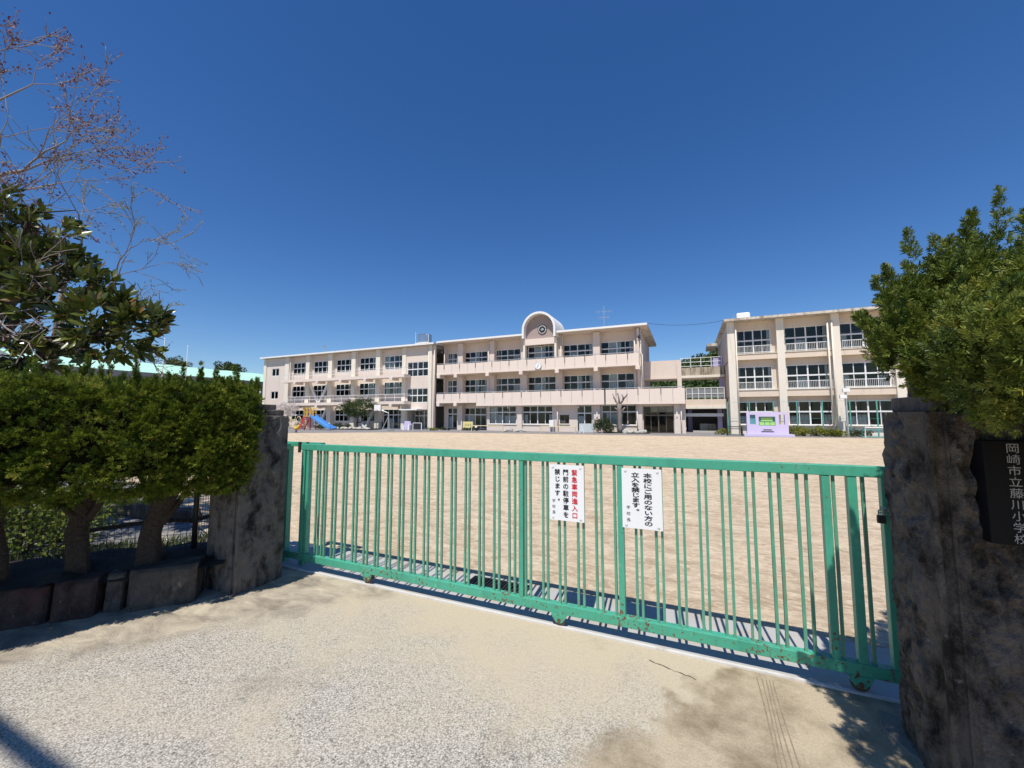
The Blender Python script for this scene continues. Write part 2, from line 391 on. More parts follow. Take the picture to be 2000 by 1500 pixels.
def sprig(nb=13, spread=.75, ln=1.0, wd=.16, seed=1):
    r = np.random.default_rng(seed); V = []; Fq = []
    for i in range(nb):
        a = 2 * math.pi * i * .381966 + r.normal() * .3; t = i / (nb - 1)
        base = np.array([0, 0, .55 * t * ln]); el = (1 - t) * spread * 1.35 + .12
        d = np.array([math.cos(a) * math.sin(el), math.sin(a) * math.sin(el), math.cos(el)]) * ln * (.62 - .18 * t)
        sd = np.cross(d, r.normal(size=3)); sd = sd / np.linalg.norm(sd) * wd * ln * .5
        q = len(V); V += [base - sd * .6, base + sd * .6, base + d * .75 + sd, base + d - sd * .2]
        Fq.append((q, q + 1, q + 2, q + 3))
    return np.array(V), np.array(Fq)
LEAF_V = np.array([(0, 0, 0), (.5, .12, .5), (0, 0, 1), (-.5, .12, .5)], float); LEAF_F = np.array([(0, 1, 2, 3)])
def leaf(w=.5): return LEAF_V * np.array([w, w, 1]), LEAF_F

def branches(mb, tips, p, d, ln, r, depth, rg, nseg=4, spread=.6, up=.1, ratio=.72, sides=5, nch=(2, 3), wander=.18):
    pts = [p.copy()]; rs = [r]; q = p.copy(); dd = d.normalized()
    for i in range(nseg):
        dd = (dd + Vector((rg.gauss(0, wander), rg.gauss(0, wander), rg.gauss(0, wander) + up * .3))).normalized()
        q = q + dd * (ln / nseg); pts.append(q.copy()); rs.append(max(.0045, r * (1 - .45 * (i + 1) / nseg)))
    mb.tube(pts, rs, sides if depth > 1 else 4, cap=depth <= 1)
    if depth <= 0:
        tips.append((pts, dd)); return
    if depth <= 1: tips.append((pts, dd))
    for k in range(rg.randint(*nch)):
        i = rg.randint(max(1, nseg // 2), nseg)
        if k == 0: i = nseg
        nd = (dd + Vector((rg.gauss(0, spread), rg.gauss(0, spread), rg.gauss(0, spread) + up))).normalized()
        branches(mb, tips, pts[i], nd, ln * ratio * rg.uniform(.8, 1.15), rs[i] * .72, depth - 1, rg, nseg, spread, up, ratio, sides, nch, wander)

# ================================================================== SETTING: ground
def sheet(name, poly, z, mt, res=None):
    mb = MB(); mb.add([(x, y, z) for x, y in poly], [tuple(range(len(poly)))]); return structure(name, mb, mt, fix=False)
sheet('ground', [(-900, -900), (900, -900), (900, 900), (-900, 900)], -.05, EARTH)
sheet('schoolyard', [(-4.3, 3.66), (60, 3.66), (60, 60), (-75, 60), (-75, 12), (-12, 5.2), (-5.6, 3.3), (-4.3, 2.7)], 0, SAND)
sheet('driveway', [(-14, -9), (14, -9), (14, 3.02), (-4.6, 3.02), (-4.9, 2.0), (-14, -7)], 0, DRIVE)
sheet('side_yard', [(-75, -6), (-9, -6), (-5.2, 1.2), (-4.6, 2.6), (-5.6, 3.3), (-12, 5.2), (-75, 12)], -.01, PAVE)
sheet('gutter_cover', [(-5, 3.045), (14, 3.045), (14, 3.665), (-5, 3.665)], .004, CONC)
sheet('school_path', [(-75, 24), (-45, 25), (-34.3, 26), (-27, 30.8), (-22.6, 32.8), (-10.9, 33.8), (2.8, 35), (13.4, 37), (30, 39), (30, 55), (-75, 55)], .005, PATH)
mb = MB(); mb.box(-6.5, 1.6, 3.021, 3.043, -.04, .012); structure('gate_track', mb, M('pale_track_steel', (.60, .58, .54), .6, .15, 9, dirt=(.3, .22, .15), dscale=(1, 1, 1), dth=(.55, .7)))

# thin crack and tyre marks are real low relief on the drive
def strip(pts, wds, z):
    mb = MB(); vs = []; fs = []
    for i, p in enumerate(pts):
        a = Vector(pts[max(i - 1, 0)]); b = Vector(pts[min(i + 1, len(pts) - 1)]); d = (b - a); nrm = Vector((-d.y, d.x)).normalized() * wds[i]
        vs += [(p[0] + nrm.x, p[1] + nrm.y, z), (p[0] - nrm.x, p[1] - nrm.y, z)]
        if i: fs.append((2 * i - 2, 2 * i - 1, 2 * i + 1, 2 * i))
    mb.add(vs, fs); return mb
rg = random.Random(3)
crk = [(-.28 + .28 * t + rg.gauss(0, .004), 2.87 - .075 * t + rg.gauss(0, .006)) for t in [i / 14 for i in range(15)]]
CRACK = M('crack_dirt', (.07, .055, .04), .95, .3, 30)  # dark brown is the crack's own colour
structure('pavement_crack', strip(crk, [.0008 + .0025 * rg.random() for _ in crk], .004), CRACK, fix=False)
TYRE = M('tyre_mark_dirt', (.25, .205, .14), .95, .6, 40)
for k in range(5):
    x0 = .34 + .022 * k
    pts = [(x0 + .006 * math.sin(t * 5 + k) - .02 * t, 2.96 - 1.15 * t) for t in [i / 16 for i in range(17)]]
    structure('tyre_mark', strip(pts, [.0016 + .0022 * rg.random() for _ in pts], .003), TYRE, fix=False)

# ================================================================== THE GATE
gx0, gx1, GY = -4.12, 1.12, 3.06
gate = thing('sliding_gate', 'long green painted metal sliding gate with thin paired bars across the school entrance', 'gate', (-1.5, GY, 0))
mb = MB(); mb.box(-3.80, gx1, GY - .03, GY + .03, 1.238, 1.302); part('top_rail', mb, GREEN, gate, bevel=.004)
mb = MB(); mb.box(gx0, gx1, GY - .03, GY + .03, .098, .168); part('bottom_rail', mb, GREEN, gate, bevel=.004)
bars = [-3.60]
x = -3.497
bl = []
pairs = [-3.465 + .1417 * i for i in range(40)]
posts = [(-3.765, .05), (-3.70, .035), (-1.255, .038), (-.468, .042), (.765, .042), (.893, .045), (1.05, .045)]
mb = MB(); mb.box(-.0085, .0085, -.0085, .0085, 0, 1.07); bar0 = None
xs = [-3.575, -3.532]
for p in pairs: xs += [p - .0215, p + .0215]
xs = [x for x in xs if x < 1.0 and all(abs(x - px) > pw / 2 + .012 for px, pw in posts)]
rg = random.Random(5)
mb0 = MB().box(-.0085, .0085, -.0085, .0085, .168, 1.238)
for x in xs:
    xx = x + rg.gauss(0, .002)
    if bar0 is None:
        mb = MB(); mb.box(xx - .0085, xx + .0085, GY - .0085, GY + .0085, .168, 1.238); bar0 = part('bar', mb, WORN, gate); o = bar0
    else: o = inst(bar0, (xx, GY, .168), gate)
    o.rotation_euler = (0, rg.gauss(0, .0016), rg.gauss(0, .06))
for px, pw in posts:
    mb = MB(); mb.box(px - pw / 2, px + pw / 2, GY - .026, GY + .026, .168, 1.238); part('frame_post', mb, GREEN, gate, bevel=.003)
for wx in (-2.84, -.94, .87):
    mb = MB()
    prof = [(wx - .062, .1), (wx + .062, .1), (wx + .05, .07)] + [(wx + .032 * math.cos(t), .052 + .02 * math.sin(t)) for t in [-.2, -.8, -1.57, -2.35, -2.94]] + [(wx - .05, .07)]
    mb.prism(prof, 'y', GY - .034, GY - .028); mb.prism(prof, 'y', GY + .028, GY + .034)
    br = part('wheel_bracket', mb, GREEN, gate)
    mb = MB(); mb.disc((wx, .058), .046, 'y', (GY - .024, GY + .002), 24); mb.disc((wx, .055), .014, 'y', (GY - .04, GY + .036), 10)
    part('wheel', mb, RUSTY, br)
# guide frame that holds the gate upright behind the left pillar
gf = thing('gate_guide_frame', 'green steel guide frame holding the gate upright beside the left pillar', 'gate frame', (-3.95, 3.16, 0))
for x in (-4.14, -3.86):
    mb = MB(); mb.box(x - .03, x + .03, 3.125, 3.185, 0, 1.26); part('post', mb, GREEN, gf, bevel=.003)
mb = MB(); mb.box(-4.2, -3.62, 3.125, 3.185, 1.262, 1.31); part('top_beam', mb, GREEN, gf, bevel=.003)
mb = MB(); mb.box(-4.16, -4.08, 2.975, 3.125, 1.23, 1.29); part('bracket', mb, GREEN, gf)
for x in (-3.92, -3.80):
    mb = MB(); mb.tube([(x, 3.108, 1.20), (x, 3.108, 1.315)], .016, 10); part('guide_roller', mb, DARKSTEEL, gf)
# padlock and chain
pl = thing('padlock', 'small padlock with chain on the gate end post by the right pillar', 'padlock', (1.01, 3.0, .95))
mb = MB(); mb.box(.985, 1.025, 2.988, 3.006, .985, 1.03); part('body', mb, DARKSTEEL, pl, bevel=.004)
mb = MB(); mb.tube([(.994, 2.997, 1.03), (.994, 2.997, 1.055), (1.005, 2.997, 1.066), (1.016, 2.997, 1.055), (1.016, 2.997, 1.03)], .004, 6); part('shackle', mb, STEEL, pl)
for k in range(7):
    t = k / 6; c = Vector((1.005 + .09 * t, 3.0 + .01 * k, 1.052 + .02 * math.sin(t * 9)))
    a = [c + Vector((.012 * math.cos(u), (.008 if k % 2 else 0) * math.sin(u), (.008 if not k % 2 else .002) * math.sin(u))) for u in [2 * math.pi * i / 10 for i in range(11)]]
    mb = MB(); mb.tube(a, .0025, 5, cap=False); part('chain_link', mb, STEEL, pl)

# drain grating in the gutter behind the gate
dg_ = thing('drain_grating', 'dark steel drain grating in the gutter behind the gate', 'grating', (-1.68, 3.46, 0))
mb = MB(); mb.box(-1.98, -1.38, 3.33, 3.345, .0045, .02); mb.box(-1.98, -1.38, 3.585, 3.60, .0045, .02); mb.box(-1.98, -1.965, 3.345, 3.585, .0045, .02); mb.box(-1.395, -1.38, 3.345, 3.585, .0045, .02); part('frame', mb, DARKSTEEL, dg_)
mb = MB(); mb.box(-1.964, -1.396, 3.346, 3.584, .0045, .006); part('drain_opening', mb, INK, dg_)
slat0 = None
for k in range(18):
    xg = -1.952 + .0315 * k
    if slat0 is None: mb = MB(); mb.box(xg - .006, xg + .006, 3.346, 3.584, .007, .019); slat0 = part('slat', mb, DARKSTEEL, dg_)
    else: inst(slat0, (xg, 3.465, .007), dg_)
# ---------------- lettering
def glyphs(items):
    """items: (char, cx, cz, width, height, bold) -> list of (verts2d, faces)"""
    obs = []
    for ch, cx, cz, wd, ht, bold in items:
        c = bpy.data.curves.new('glyph', 'FONT'); c.body = ch; c.resolution_u = 3
        o = bpy.data.objects.new('glyph', c); COL.objects.link(o); obs.append((o, c))
    dg = bpy.context.evaluated_depsgraph_get(); dg.update(); out = []
    for (o, c), (ch, cx, cz, wd, ht, bold) in zip(obs, items):
        me = bpy.data.meshes.new_from_object(o.evaluated_get(dg))
        vs = [(cx + (v.co.x - .5) * wd, cz + (v.co.y - .365) * ht) for v in me.vertices]
        if ch == '\u3002': vs = [(x + .52 * wd, z + .35 * ht) for x, z in vs]
        out.append((vs, [tuple(p.vertices) for p in me.polygons])); bpy.data.meshes.remove(me)
    for o, c in obs: bpy.data.objects.remove(o); bpy.data.curves.remove(c)
    return out
def letter_part(name, items, mt, parent, fn):
    mb = MB()
    for (vs, fs), it in zip(glyphs(items), items):
        b_ = it[5]
        offs = [(0, 0)] if b_ < .005 else [(0, 0), (1, 0), (-1, 0), (0, 1), (0, -1)]
        for k, (du, dv) in enumerate(offs):
            mb.add([tuple(Vector(fn(u + du * b_ * it[3], v + dv * b_ * it[4] * .8)) - Vector((0, .00012 * k, 0))) for u, v in vs], fs)
    return part(name, mb, mt, parent, fix=False)
def column(s, cx, ztop, pitch, wd, ht, bold): return [(ch, cx, ztop - pitch * (i + .5), wd, ht, bold) for i, ch in enumerate(s)]
SY = GY - .034
def sign(label, x0, x1, z0, z1, cols, tilt):
    t = thing('notice_sign', label, 'sign', ((x0 + x1) / 2, SY, z0), 'notices tied to the gate')
    mb = MB(); mb.box(x0, x1, SY - .002, SY, z0, z1); part('panel', mb, SIGNW, t)
    for nm, mt, items in cols:
        letter_part(nm, items, mt, t, lambda u, v: (u, SY - .0035, v))
    for cx in (x0 + .027, x1 - .027):
        for cz in (z0 + .02, z1 - .02):
            mb = MB(); mb.tube([(cx - .013, SY + .012, cz + .007), (cx - .008, SY - .005, cz + .002), (cx, SY - .007, cz - .004), (cx + .008, SY - .005, cz + .002), (cx + .013, SY + .012, cz + .007)], .0017, 5); part('wire_tie', mb, STEEL, t)
    return t
a0, a1, b0, b1 = -1.004, -.732, .798, 1.222
S1 = lambda f: a0 + f * (a1 - a0)
sign('white notice with one red and two black columns of vertical lettering, tied to the gate', a0, a1, b0, b1,
     [('red_lettering', REDINK, column('緊急車両進入口', S1(.733), 1.192, .0535, .047, .047, .028)),
      ('black_lettering', INK, column('門前の駐停車を', S1(.478), 1.192, .0535, .047, .047, .028)), ('black_lettering', INK, column('禁じます。', S1(.233), 1.192, .0535, .047, .047, .028)), ('small_lettering', INK, column('学校長', S1(.122), .965, .0435, .028, .028, .002))], 0)
a0, a1 = -.452, -.178
S2 = lambda f: a0 + f * (a1 - a0)
sign('white notice with only black wide lettering, tied to the gate beside a thick post', a0, a1, b0, b1,
     [('black_lettering', INK, column('本校にご用のない方の', S2(.657), 1.194, .0373, .060, .036, .026)), ('black_lettering', INK, column('立入を禁じます。', S2(.35), 1.194, .0356, .060, .036, .026)), ('small_lettering', INK, column('学校長', S2(.157), .965, .044, .029, .027, .003))], 0)

# ================================================================== PILLARS
def pillar_body(mb, x0, x1, y0, y1, z0, z1, seed, amp=.022, margin=.055, rough_faces=('x0', 'x1', 'y0', 'y1')):
    off = Vector((seed * 3.1, seed * 1.7, 0))
    def disp(u, v, W_, H_, n, pt):
        e = min(u, W_ - u); ez = min(v, H_ - v)
        k = 0 if e < margin else min(1, (e - margin) / .03)
        q = Vector((pt.x * 9, pt.y * 9, pt.z * 6)) + off
        h = .9 - 1.1 * abs(noise.fractal(q, .8, 2.1, 6))
        wob = noise.noise(pt * 16 + off) * .0035 * min(1, max(0, e / .01)) * min(1, max(0, ez / .01))
        return n * (amp * k * h + wob)
    for face in rough_faces:
        if face[0] == 'y':
            yy = y0 if face == 'y0' else y1; n = Vector((0, -1 if face == 'y0' else 1, 0)); Wd = x1 - x0
            fn = lambda s, t: (lambda p: p + disp(s * Wd, t * (z1 - z0), Wd, z1 - z0, n, p))(Vector((x0 + s * Wd, yy, z0 + t * (z1 - z0))))
        else:
            xx = x0 if face == 'x0' else x1; n = Vector((-1 if face == 'x0' else 1, 0, 0)); Wd = y1 - y0
            fn = lambda s, t: (lambda p: p + disp(s * Wd, t * (z1 - z0), Wd, z1 - z0, n, p))(Vector((xx, y0 + s * Wd, z0 + t * (z1 - z0))))
        mb.grid(fn, max(8, int(Wd / .012)), int((z1 - z0) / .016))
    mb.add([(x0, y0, z1), (x1, y0, z1), (x1, y1, z1), (x0, y1, z1)], [(0, 1, 2, 3)])
lp = thing('gate_pillar', 'square weathered stone gate pillar partly hidden by the clipped hedge', 'pillar', (-3.97, 2.6, 0), 'stone gate pillars')
mb = MB(); pillar_body(mb, -4.2, -3.752, 2.385, 2.832, -.02, 1.60, 2.0, .024); part('body', mb, PILLAR_L, lp, smooth=False)
mb = MB(); mb.box(-4.17, -3.782, 2.415, 2.802, 1.601, 1.66); part('cap_course', mb, PILLAR_L, lp, bevel=.006)
mb = MB(); mb.box(-4.12, -3.832, 2.465, 2.752, 1.662, 1.715); part('cap_top', mb, PILLAR_L, lp, bevel=.006)
rp = thing('gate_pillar', 'dark weathered stone gate pillar with black name plaque under the juniper', 'pillar', (1.2, 2.6, 0), 'stone gate pillars')
mb = MB(); pillar_body(mb, .985, 1.50, 2.39, 2.83, -.02, 1.62, 5.0, .05, .045); part('body', mb, PILLAR, rp)
mb = MB(); mb.box(1.015, 1.47, 2.42, 2.80, 1.621, 1.695); part('cap_course', mb, PILLAR, rp, bevel=.006)
mb = MB(); mb.box(1.065, 1.42, 2.47, 2.75, 1.697, 1.76); part('cap_top', mb, PILLAR, rp, bevel=.006)
mb = MB(); mb.box(1.115, 1.305, 2.30, 2.40, 1.085, 1.50); pq = part('name_plaque', mb, PLAQUE, rp, bevel=.003, label='black stone plaque with carved vertical characters')
letter_part('carved_lettering', column('岡崎市立藤川小学校', 1.200, 1.492, .0448, .042, .042, .004), CARVED, pq, lambda u, v: (u, 2.2975, v))
for x0_, x1_ in ((.975, .998), (1.035, 1.05)): bxm = MB(); bxm.box(x0_, x1_, 2.372, 2.40, -.02, 1.615); part('edge_moulding', bxm, PILLAR, rp, bevel=.008)
for x0_, x1_ in ((-3.765, -3.742), (-3.815, -3.80)): bxm = MB(); bxm.box(x0_, x1_, 2.368, 2.392, -.02, 1.595); part('edge_moulding', bxm, PILLAR_L, lp, bevel=.008)
# rough base slabs at the right pillar's foot
for k, (pts, z1) in enumerate([([(.91, 2.60), (1.0, 2.47), (1.03, 2.86), (.90, 2.90), (.86, 2.75)], .014), ([(.93, 2.2), (1.02, 2.08), (1.12, 2.37), (.96, 2.42)], .012)]):
    mb = MB(); mb.prism(pts, 'z', -.02, z1); o = part('base_slab', mb, M('slab_stone', (.2, .185, .16), .9, .3, 20, bmp=.6), None, bevel=.006)
    tag(o, ['flat grey stone slab at the foot of the right pillar nearest the gate wheel', 'flat grey stone slab in front of the right pillar at the frame edge'][k], 'stone slab', 'slabs at the pillar foot')

# ================================================================== LEFT BED, WALL, FENCE
WD = Vector((-.69, -.724, 0)); WN = Vector((.724, -.69, 0))        # along the wall away from the gate / outward
WP = Vector((-4.0, 2.13, 0))
def wp(u, v, z): return WP + WD * u + WN * v + Vector((0, 0, z))
wall = thing('retaining_wall', 'low dark retaining wall of large stone blocks under the hedge', 'wall', WP)
segs = [(-.06, .40, .31, WALLSTONE), (.44, .56, .29, WALLSTONE), (.60, .86, .285, REDSTONE), (.88, 1.22, .27, REDSTONE), (1.25, 1.9, .28, WALLSTONE), (1.93, 2.7, .28, WALLSTONE)]
for k, (u0, u1, h, mt) in enumerate(segs):
    mb = MB(); seed = Vector((k * 5.3, 1, 2)); dep = .02 if k != 1 else -.03
    def f(s, t, u0=u0, u1=u1, h=h, seed=seed, dep=dep):
        p = wp(u0 + (u1 - u0) * s, 0, -.03 + (h + .03) * t)
        e = min(s, 1 - s, 1.2 * (1 - t)); k2 = min(1, max(0, e / .08))
        return p + WN * (dep + .035 * k2 * (noise.fractal(p * 6 + seed, .9, 2, 4) * .5 + .3) - .02 * (1 - k2) - .03 * t)
    mb.grid(f, 24, 16)
    a, b = wp(u0, -.02, h), wp(u1, -.02, h); c, d = wp(u1, -.25, h), wp(u0, -.25, h)
    mb.add([f(0, 1), f(1, 1), c, d], [(0, 1, 2, 3)]); mb.add([f(0, 0), f(0, 1), d, wp(u0, -.25, 0)], [(0, 1, 2, 3)]); mb.add([f(1, 0), f(1, 1), c, wp(u1, -.25, 0)], [(0, 1, 2, 3)])
    part('block', mb, mt, wall, smooth=True, fix=False)
mb = MB()
def f(s, t):
    p = wp(-.25 + 4.0 * s, -.02 - .85 * t, .27)
    return p + Vector((0, 0, .05 * noise.noise(p * 5) + .05 * math.sin(t * 3.1)))
mb.grid(f, 50, 14); structure('planting_bed', mb, SOIL, smooth=True, fix=False)
fe = thing('wire_fence', 'dark wire mesh fence on posts behind the hedge trunks', 'fence', wp(0, -.55, .25))
fa, fb_ = Vector((-4.22, 2.70, .3)), wp(3.4, -.62, .3)
FD = (fb_ - fa).normalized(); FL = (fb_ - fa).length
for u in (.38, 2.1, 3.8):
    p = fa + FD * u; mb = MB(); mb.tube([p + Vector((0, 0, -.1)), p + Vector((0, 0, .95))], .024, 8); part('post', mb, DARKSTEEL, fe, smooth=True)
mb = MB(); u = .02
while u < FL:
    p = fa + FD * u; mb.tube([p, p + Vector((0, 0, .9))], .0022, 3, False); u += .05 if u > .38 else .022
for k in range(19): mb.tube([fa + Vector((0, 0, .05 * k)), fb_ + Vector((0, 0, .05 * k))], .0022, 3, False)
part('wire_mesh', mb, DARKSTEEL, fe, fix=False)
mb = MB(); p = fa + FD * .1
mb.tube([p + Vector((.05, .06, .36)), p + FD * .35 + Vector((0, .07, .26)), p + FD * .6 + Vector((0, .05, .29)), p + FD * 1.1 + Vector((0, .03, .25))], .02, 7); tag(part('fallen_branch', mb, BARK, None, smooth=True), 'dark crooked branch lying across the wire fence beside the left pillar', 'branch')

# grass and weeds behind the fence
n = 9000
u = NR.uniform(.3, 4.5, n); v = NR.uniform(-2.2, -.75, n)
P0 = np.array([list(wp(a, b, 0)) for a, b in zip(u, v)])
keep = np.array([noise.noise(Vector((p[0] * 1.6, p[1] * 1.6, 3))) > -.12 for p in P0]); P0 = P0[keep]; P0[:, 2] = -.01 + .3 * np.clip(1 - (-(v[keep]) - .75) / .5, 0, 1)
d = NR.normal(size=(len(P0), 3)) * .4; d[:, 2] = 1
lv, lf = leaf(.1); scatter('grass', lv, lf, P0, frames(d, NR.uniform(.05, .14, len(P0))), GRASS, kind='stuff', label='short weedy grass growing behind the wire fence')['category'] = 'grass'
LEFT_SHRUBS = True
for k, (x, y, a, s) in enumerate([(-9.3, 3.4, .2, 1.0), (-8.55, 3.5, .5, .9), (-7.9, 3.62, .1, 1.1), (-7.25, 3.75, .4, .8)]):
    mb = MB(Matrix.Translation((x, y, 0)) @ Matrix.Rotation(a, 4, 'Z'))
    mb.add([(-.3 * s, -.12, -.02), (.3 * s, -.14, -.02), (.28 * s, .13, -.02), (-.28 * s, .12, -.02), (-.26 * s, -.1, .2 * s), (.25 * s, -.11, .18 * s), (.24 * s, .1, .19 * s), (-.25 * s, .09, .21 * s)],
           [(0, 3, 2, 1), (4, 5, 6, 7), (0, 1, 5, 4), (1, 2, 6, 5), (2, 3, 7, 6), (3, 0, 4, 7)])
    tag(part('kerb_stone', mb, WALLSTONE, None, bevel=.03), ['kerb stone in the side yard row, leftmost behind the wire fence', 'kerb stone in the side yard row, second from the left behind the fence', 'kerb stone in the side yard row, third from the left behind the fence', 'small kerb stone in the side yard row nearest the left pillar'][k], 'kerb stone', 'kerb stones in the side yard')

# ================================================================== HEDGE (clipped juniper)
SPV, SPF = sprig(13, .7, 1.0, .12, 3)
HN = Vector((.873, -.487, 0)); HD = Vector((-.487, -.873, 0))
HP = Vector((-3.40, 2.33, 0))         # front face, gate end
def hp(u, v, z): return HP + HD * u - HN * v + Vector((0, 0, z))
HL, HT, HZ0, HZ1 = 3.4, 1.25, .96, 1.86
hedge = thing('clipped_hedge', 'dense clipped juniper hedge on short trunks above the stone wall, left of the gate', 'hedge', hp(1.2, .6, .28))
cl_p, cl_n, cl_r = [], [], []
def hedge_pt(u, th):
    e = 3.6
    c, s = math.cos(th), math.sin(th)
    k = (abs(c) ** e + abs(s) ** e) ** (-1 / e)
    su = 1.0
    if u < .38: su = max(0.02, (1 - (1 - u / .38) ** 2.6)) ** (1 / 2.6)
    hv = HT / 2 * su; hz = (HZ1 - HZ0) / 2 * (.25 + .75 * su)
    zc = (HZ0 + HZ1) / 2 + .08 * (1 - su)
    p = hp(u, HT / 2 - k * c * hv, zc + k * s * hz)
    nrm = (HN * (abs(c) ** (e - 1) * (1 if c > 0 else -1)) + Vector((0, 0, abs(s) ** (e - 1) * (1 if s > 0 else -1)))).normalized()
    if u < .38: nrm = (nrm - HD * 1.6 * (1 - su)).normalized()
    return p, nrm
rg = random.Random(21)
for i in range(1550):
    u = rg.random() * HL
    if rg.random() < .2: u = rg.random() * .4
    r_ = rg.random()
    th = rg.uniform(-1.25, 1.2) if r_ < .66 else (rg.uniform(.5, 2.5) if r_ < .92 else rg.uniform(2.4, 5.0))
    p, nrm = hedge_pt(u, th)
    bumpy = .08 * noise.noise(p * 5.0) + .07 * noise.noise(p * 12)
    p = p + nrm * (bumpy - .06)
    if p.x < -3.72 and p.x > -4.22 and p.y > 2.4 and p.y < 2.86 and p.z < 1.72: continue
    cl_p.append(p); cl_n.append(nrm); cl_r.append(rg.uniform(.05, .105))
def tufts(cl_p, cl_n, cl_r, per, upb=.45, spread=.9, box=None, tint_var=.22, size=(.05, .085), inner=.15):
    P, D, S, T = [], [], [], []
    for p, nr_, r in zip(cl_p, cl_n, cl_r):
        base = np.array(nr_) + np.array([0, 0, upb * .5])
        base = base / np.linalg.norm(base)
        d = norm(base + NR.normal(size=(per, 3)) * spread * .62)
        rr = r * NR.uniform(inner, 1.05, per) ** .6
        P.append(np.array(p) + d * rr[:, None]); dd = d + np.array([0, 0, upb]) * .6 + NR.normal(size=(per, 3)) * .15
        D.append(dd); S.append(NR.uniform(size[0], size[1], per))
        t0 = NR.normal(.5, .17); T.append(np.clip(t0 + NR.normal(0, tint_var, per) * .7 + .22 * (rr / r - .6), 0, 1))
    P, D, S, T = np.concatenate(P), np.concatenate(D), np.concatenate(S), np.concatenate(T)
    if box is not None:
        k = ~((P[:, 0] > box[0]) & (P[:, 0] < box[1]) & (P[:, 1] > box[2]) & (P[:, 1] < box[3]) & (P[:, 2] < box[4])); P, D, S, T = P[k], D[k], S[k], T[k]
    return P, D, S, T
def spires(lst):
    P, D, S, T = [], [], [], []
    for base, top, r in lst:
        base, top = np.array(base), np.array(top); ax_ = top - base; L_ = np.linalg.norm(ax_); m = int(26 + L_ * 170)
        t = NR.random(m); d = NR.normal(size=(m, 3)); d = norm(d - (d @ (ax_ / L_))[:, None] * (ax_ / L_))
        P.append(base + ax_ * t[:, None] + d * (r * (1 - t) ** .8)[:, None] * NR.uniform(.2, 1, m)[:, None]); D.append(ax_ / L_ * 1.1 + d * .7); S.append(NR.uniform(.03, .06, m) * (1.1 - .45 * t)); T.append(np.clip(NR.normal(.5, .2, m), 0, 1))
    return [np.concatenate(a) for a in (P, D, S, T)]
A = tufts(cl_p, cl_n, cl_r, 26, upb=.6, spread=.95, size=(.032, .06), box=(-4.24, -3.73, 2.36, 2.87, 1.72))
sp = []
for i in range(80):
    u = rg.uniform(.05, HL); b = hp(u, rg.uniform(.02, .9), HZ1 - .05); h = rg.choice([.08, .10, .12, .14, .2, .26]) * rg.uniform(.6, 1)
    sp.append((b, b + Vector((rg.gauss(0, .02), rg.gauss(0, .02), h + .05)), rg.uniform(.006, .022)))
B = spires(sp)
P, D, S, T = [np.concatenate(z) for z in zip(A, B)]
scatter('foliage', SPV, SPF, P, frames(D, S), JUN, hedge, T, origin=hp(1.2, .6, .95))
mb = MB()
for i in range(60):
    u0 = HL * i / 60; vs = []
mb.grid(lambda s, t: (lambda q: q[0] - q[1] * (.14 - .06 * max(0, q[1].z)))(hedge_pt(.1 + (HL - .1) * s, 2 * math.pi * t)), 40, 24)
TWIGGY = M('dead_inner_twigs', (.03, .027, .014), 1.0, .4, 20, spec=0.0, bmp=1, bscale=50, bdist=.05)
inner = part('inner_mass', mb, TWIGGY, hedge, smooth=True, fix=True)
rg = random.Random(9)
for k, (bx, by, lean, r) in enumerate([(-5.06, 1.28, (.03, .05), .07), (-4.78, 1.70, (.05, .06), .06), (-4.44, 2.08, (.14, .0), .075), (-5.5, .6, (0, 0), .07)]):
    b = Vector((bx, by, .22)); mb = MB(); sd = Vector((k * 4.1, 0, 0))
    def tr(s, t, b=b, lean=lean, r=r, sd=sd, k=k):
        a = 2 * math.pi * t; c = b + Vector((lean[0] * s + .035 * math.sin(s * 6 + k), lean[1] * s + .035 * math.cos(s * 5 + k), s * .95))
        d = Vector((math.cos(a + s * 1.2), math.sin(a + s * 1.2), 0)); flare = 1.0 + .7 * math.exp(-s * 9)
        return c + d * r * flare * (1 + .28 * noise.noise(Vector((d.x * 1.6, d.y * 1.6, s * 3)) + sd) + .16 * math.sin(3 * a + k) + .06 * noise.noise(c * 40))
    mb.grid(tr, 26, 20); q = tr(.62, .3)
    for j in range(4):
        a = rg.uniform(0, 6.28); q = b + Vector((lean[0] * .6, lean[1] * .6, rg.uniform(.4, .62))); mb.tube([q, q + Vector((.12 * math.cos(a), .12 * math.sin(a), .15)), q + Vector((.27 * math.cos(a), .27 * math.sin(a), .42))], [r * .5, r * .36, r * .2], 7)
    part('trunk', mb, BARK, hedge, smooth=True)

# ================================================================== RIGHT JUNIPER
jun = thing('juniper_bush', 'tall shaggy juniper bush spilling over the right stone pillar', 'bush', (1.75, 2.3, 0))
cl_p, cl_n, cl_r = [], [], []
rg = random.Random(33)
ells = [((1.66, 2.2, 1.87), (.74, .64, .33), 420), ((1.95, 2.8, 2.0), (.66, .5, .3), 130), ((1.07, 2.2, 1.98), (.18, .2, .19), 90), ((.90, 2.1, 1.84), (.12, .2, .09), 40), ((1.36, 1.66, 1.76), (.56, .46, .31), 220)]
for c, rad, nn in ells:
    for i in range(nn):
        d = Vector((rg.gauss(0, 1), rg.gauss(0, 1), rg.gauss(0, 1))).normalized()
        p = Vector(c) + Vector((d.x * rad[0], d.y * rad[1], d.z * rad[2])) * rg.uniform(.78, 1.03)
        p += Vector((0, 0, .07 * noise.noise(p * 5)))
        cl_p.append(p); cl_n.append((d + Vector((-.25, -.1, .35))).normalized()); cl_r.append(rg.uniform(.045, .095))
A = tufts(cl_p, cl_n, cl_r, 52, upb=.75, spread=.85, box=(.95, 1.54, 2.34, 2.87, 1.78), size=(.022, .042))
sp = []
